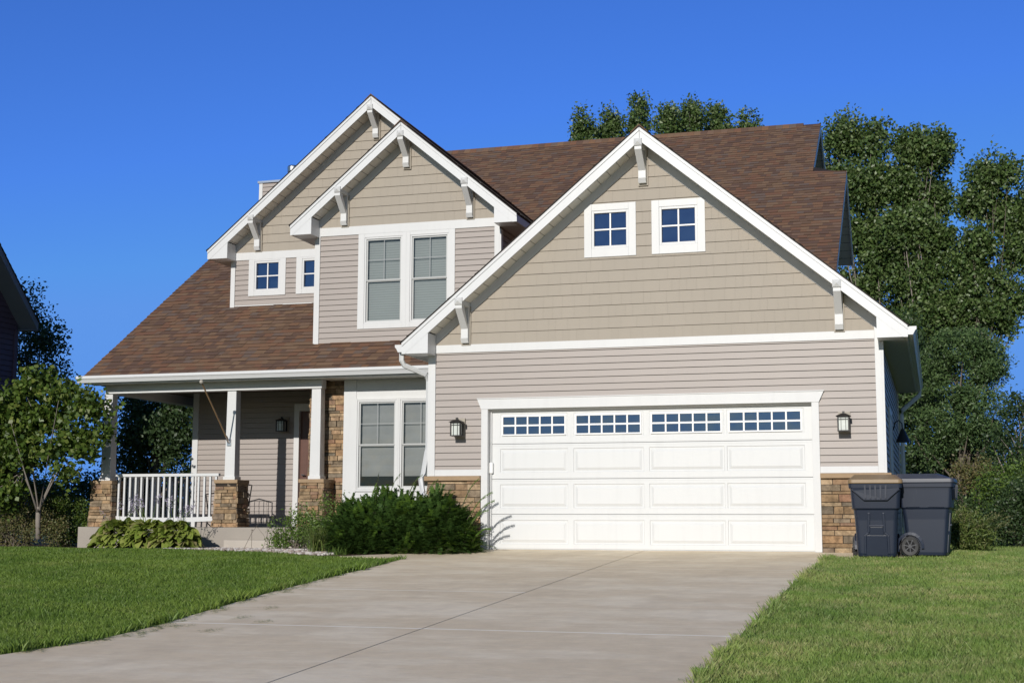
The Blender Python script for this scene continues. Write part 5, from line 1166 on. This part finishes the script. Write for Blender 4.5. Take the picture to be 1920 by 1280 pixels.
yew('middle yew, under the lower windows, tallest and densest', (-1.28, -.50, .0), (.80, .66, .96), 4600, 6, (.35, -.15, .25), .95, [(-1.4, -.6, .75, -1.15, 1.10), (-1.1, -.6, .75, -.80, 1.08), (-1.6, -.6, .75, -1.5, 1.12), (-.9, -.6, .6, -.55, 1.02)])
yew('left yew next to the strap leaved plant', (-1.88, -.42, .0), (.60, .62, .86), 3600, 7, (-.1, -.2, .3), .9)
# long shoots over the door edge
# distant woods
n = 24000; wx = RNG.uniform(-160, 60, n); wy = RNG.uniform(85, 95, n); hgt = 3.2+1.3*np.sin(wx*.13)+.9*np.sin(wx*.41+1)+.5*np.sin(wx*1.1); wz = -.2+hgt*RNG.uniform(0, 1, n)
o = npmesh('treeline', leaves(np.stack([wx, wy, wz], 1), 1.0, .7), 4, 'darkleaf'); tag(o, 'low far off treeline on the horizon', 'treeline', kind='stuff')

# ================================================================== LIGHT
SUN = Vector((-.02, -1.0, .37)).normalized()
el = math.asin(SUN.z); az = math.atan2(SUN.x, SUN.y)
w = bpy.data.worlds.new('World'); sc.world = w; w.use_nodes = True; nt = w.node_tree; bg = nt.nodes['Background']
sky = nt.nodes.new('ShaderNodeTexSky'); sky.sky_type = 'NISHITA'; sky.sun_disc = False; sky.sun_elevation = el; sky.sun_rotation = az
sky.altitude = 0; sky.air_density = 1.0; sky.dust_density = .1; sky.ozone_density = 6.0
STR = .1
def wmix(mode, a, col):
    m = nt.nodes.new('ShaderNodeMix'); m.data_type = 'RGBA'; m.blend_type = mode; m.inputs[0].default_value = 1; nt.links.new(a, m.inputs[6]); m.inputs[7].default_value = (*col, 1); return m.outputs[2]
# the half of the sky opposite the sun is deep blue, the half round the sun paler
deep = wmix('DARKEN', wmix('MULTIPLY', sky.outputs[0], (.47, .71, 1.25)), (.100/STR, .275/STR, .725/STR)); pale = wmix('MULTIPLY', sky.outputs[0], (.66, .62, .585))
tc = nt.nodes.new('ShaderNodeTexCoord'); sp = nt.nodes.new('ShaderNodeSeparateXYZ'); nt.links.new(tc.outputs['Generated'], sp.inputs[0])
mr = nt.nodes.new('ShaderNodeMapRange'); mr.interpolation_type = 'SMOOTHSTEP'; nt.links.new(sp.outputs[1], mr.inputs[0]); mr.inputs[1].default_value = -.1; mr.inputs[2].default_value = .5
fin = nt.nodes.new('ShaderNodeMix'); fin.data_type = 'RGBA'; nt.links.new(mr.outputs[0], fin.inputs[0]); nt.links.new(pale, fin.inputs[6]); nt.links.new(deep, fin.inputs[7])
nt.links.new(fin.outputs[2], bg.inputs[0]); bg.inputs[1].default_value = STR
sl = bpy.data.lights.new('sun', 'SUN'); sl.energy = 3.25; sl.angle = rad(.5); sl.color = (1, .95, .88); so = bpy.data.objects.new('sun', sl); COL.objects.link(so)
so.rotation_euler = SUN.to_track_quat('Z', 'Y').to_euler()
sc.view_settings.view_transform = 'Standard'; sc.view_settings.look = 'None'; sc.view_settings.exposure = .17; sc.view_settings.gamma = 1
sc.render.engine = 'CYCLES'; sc.cycles.max_bounces = 6; sc.cycles.transparent_max_bounces = 12
try: sc.cycles.use_denoising = True
except Exception: pass
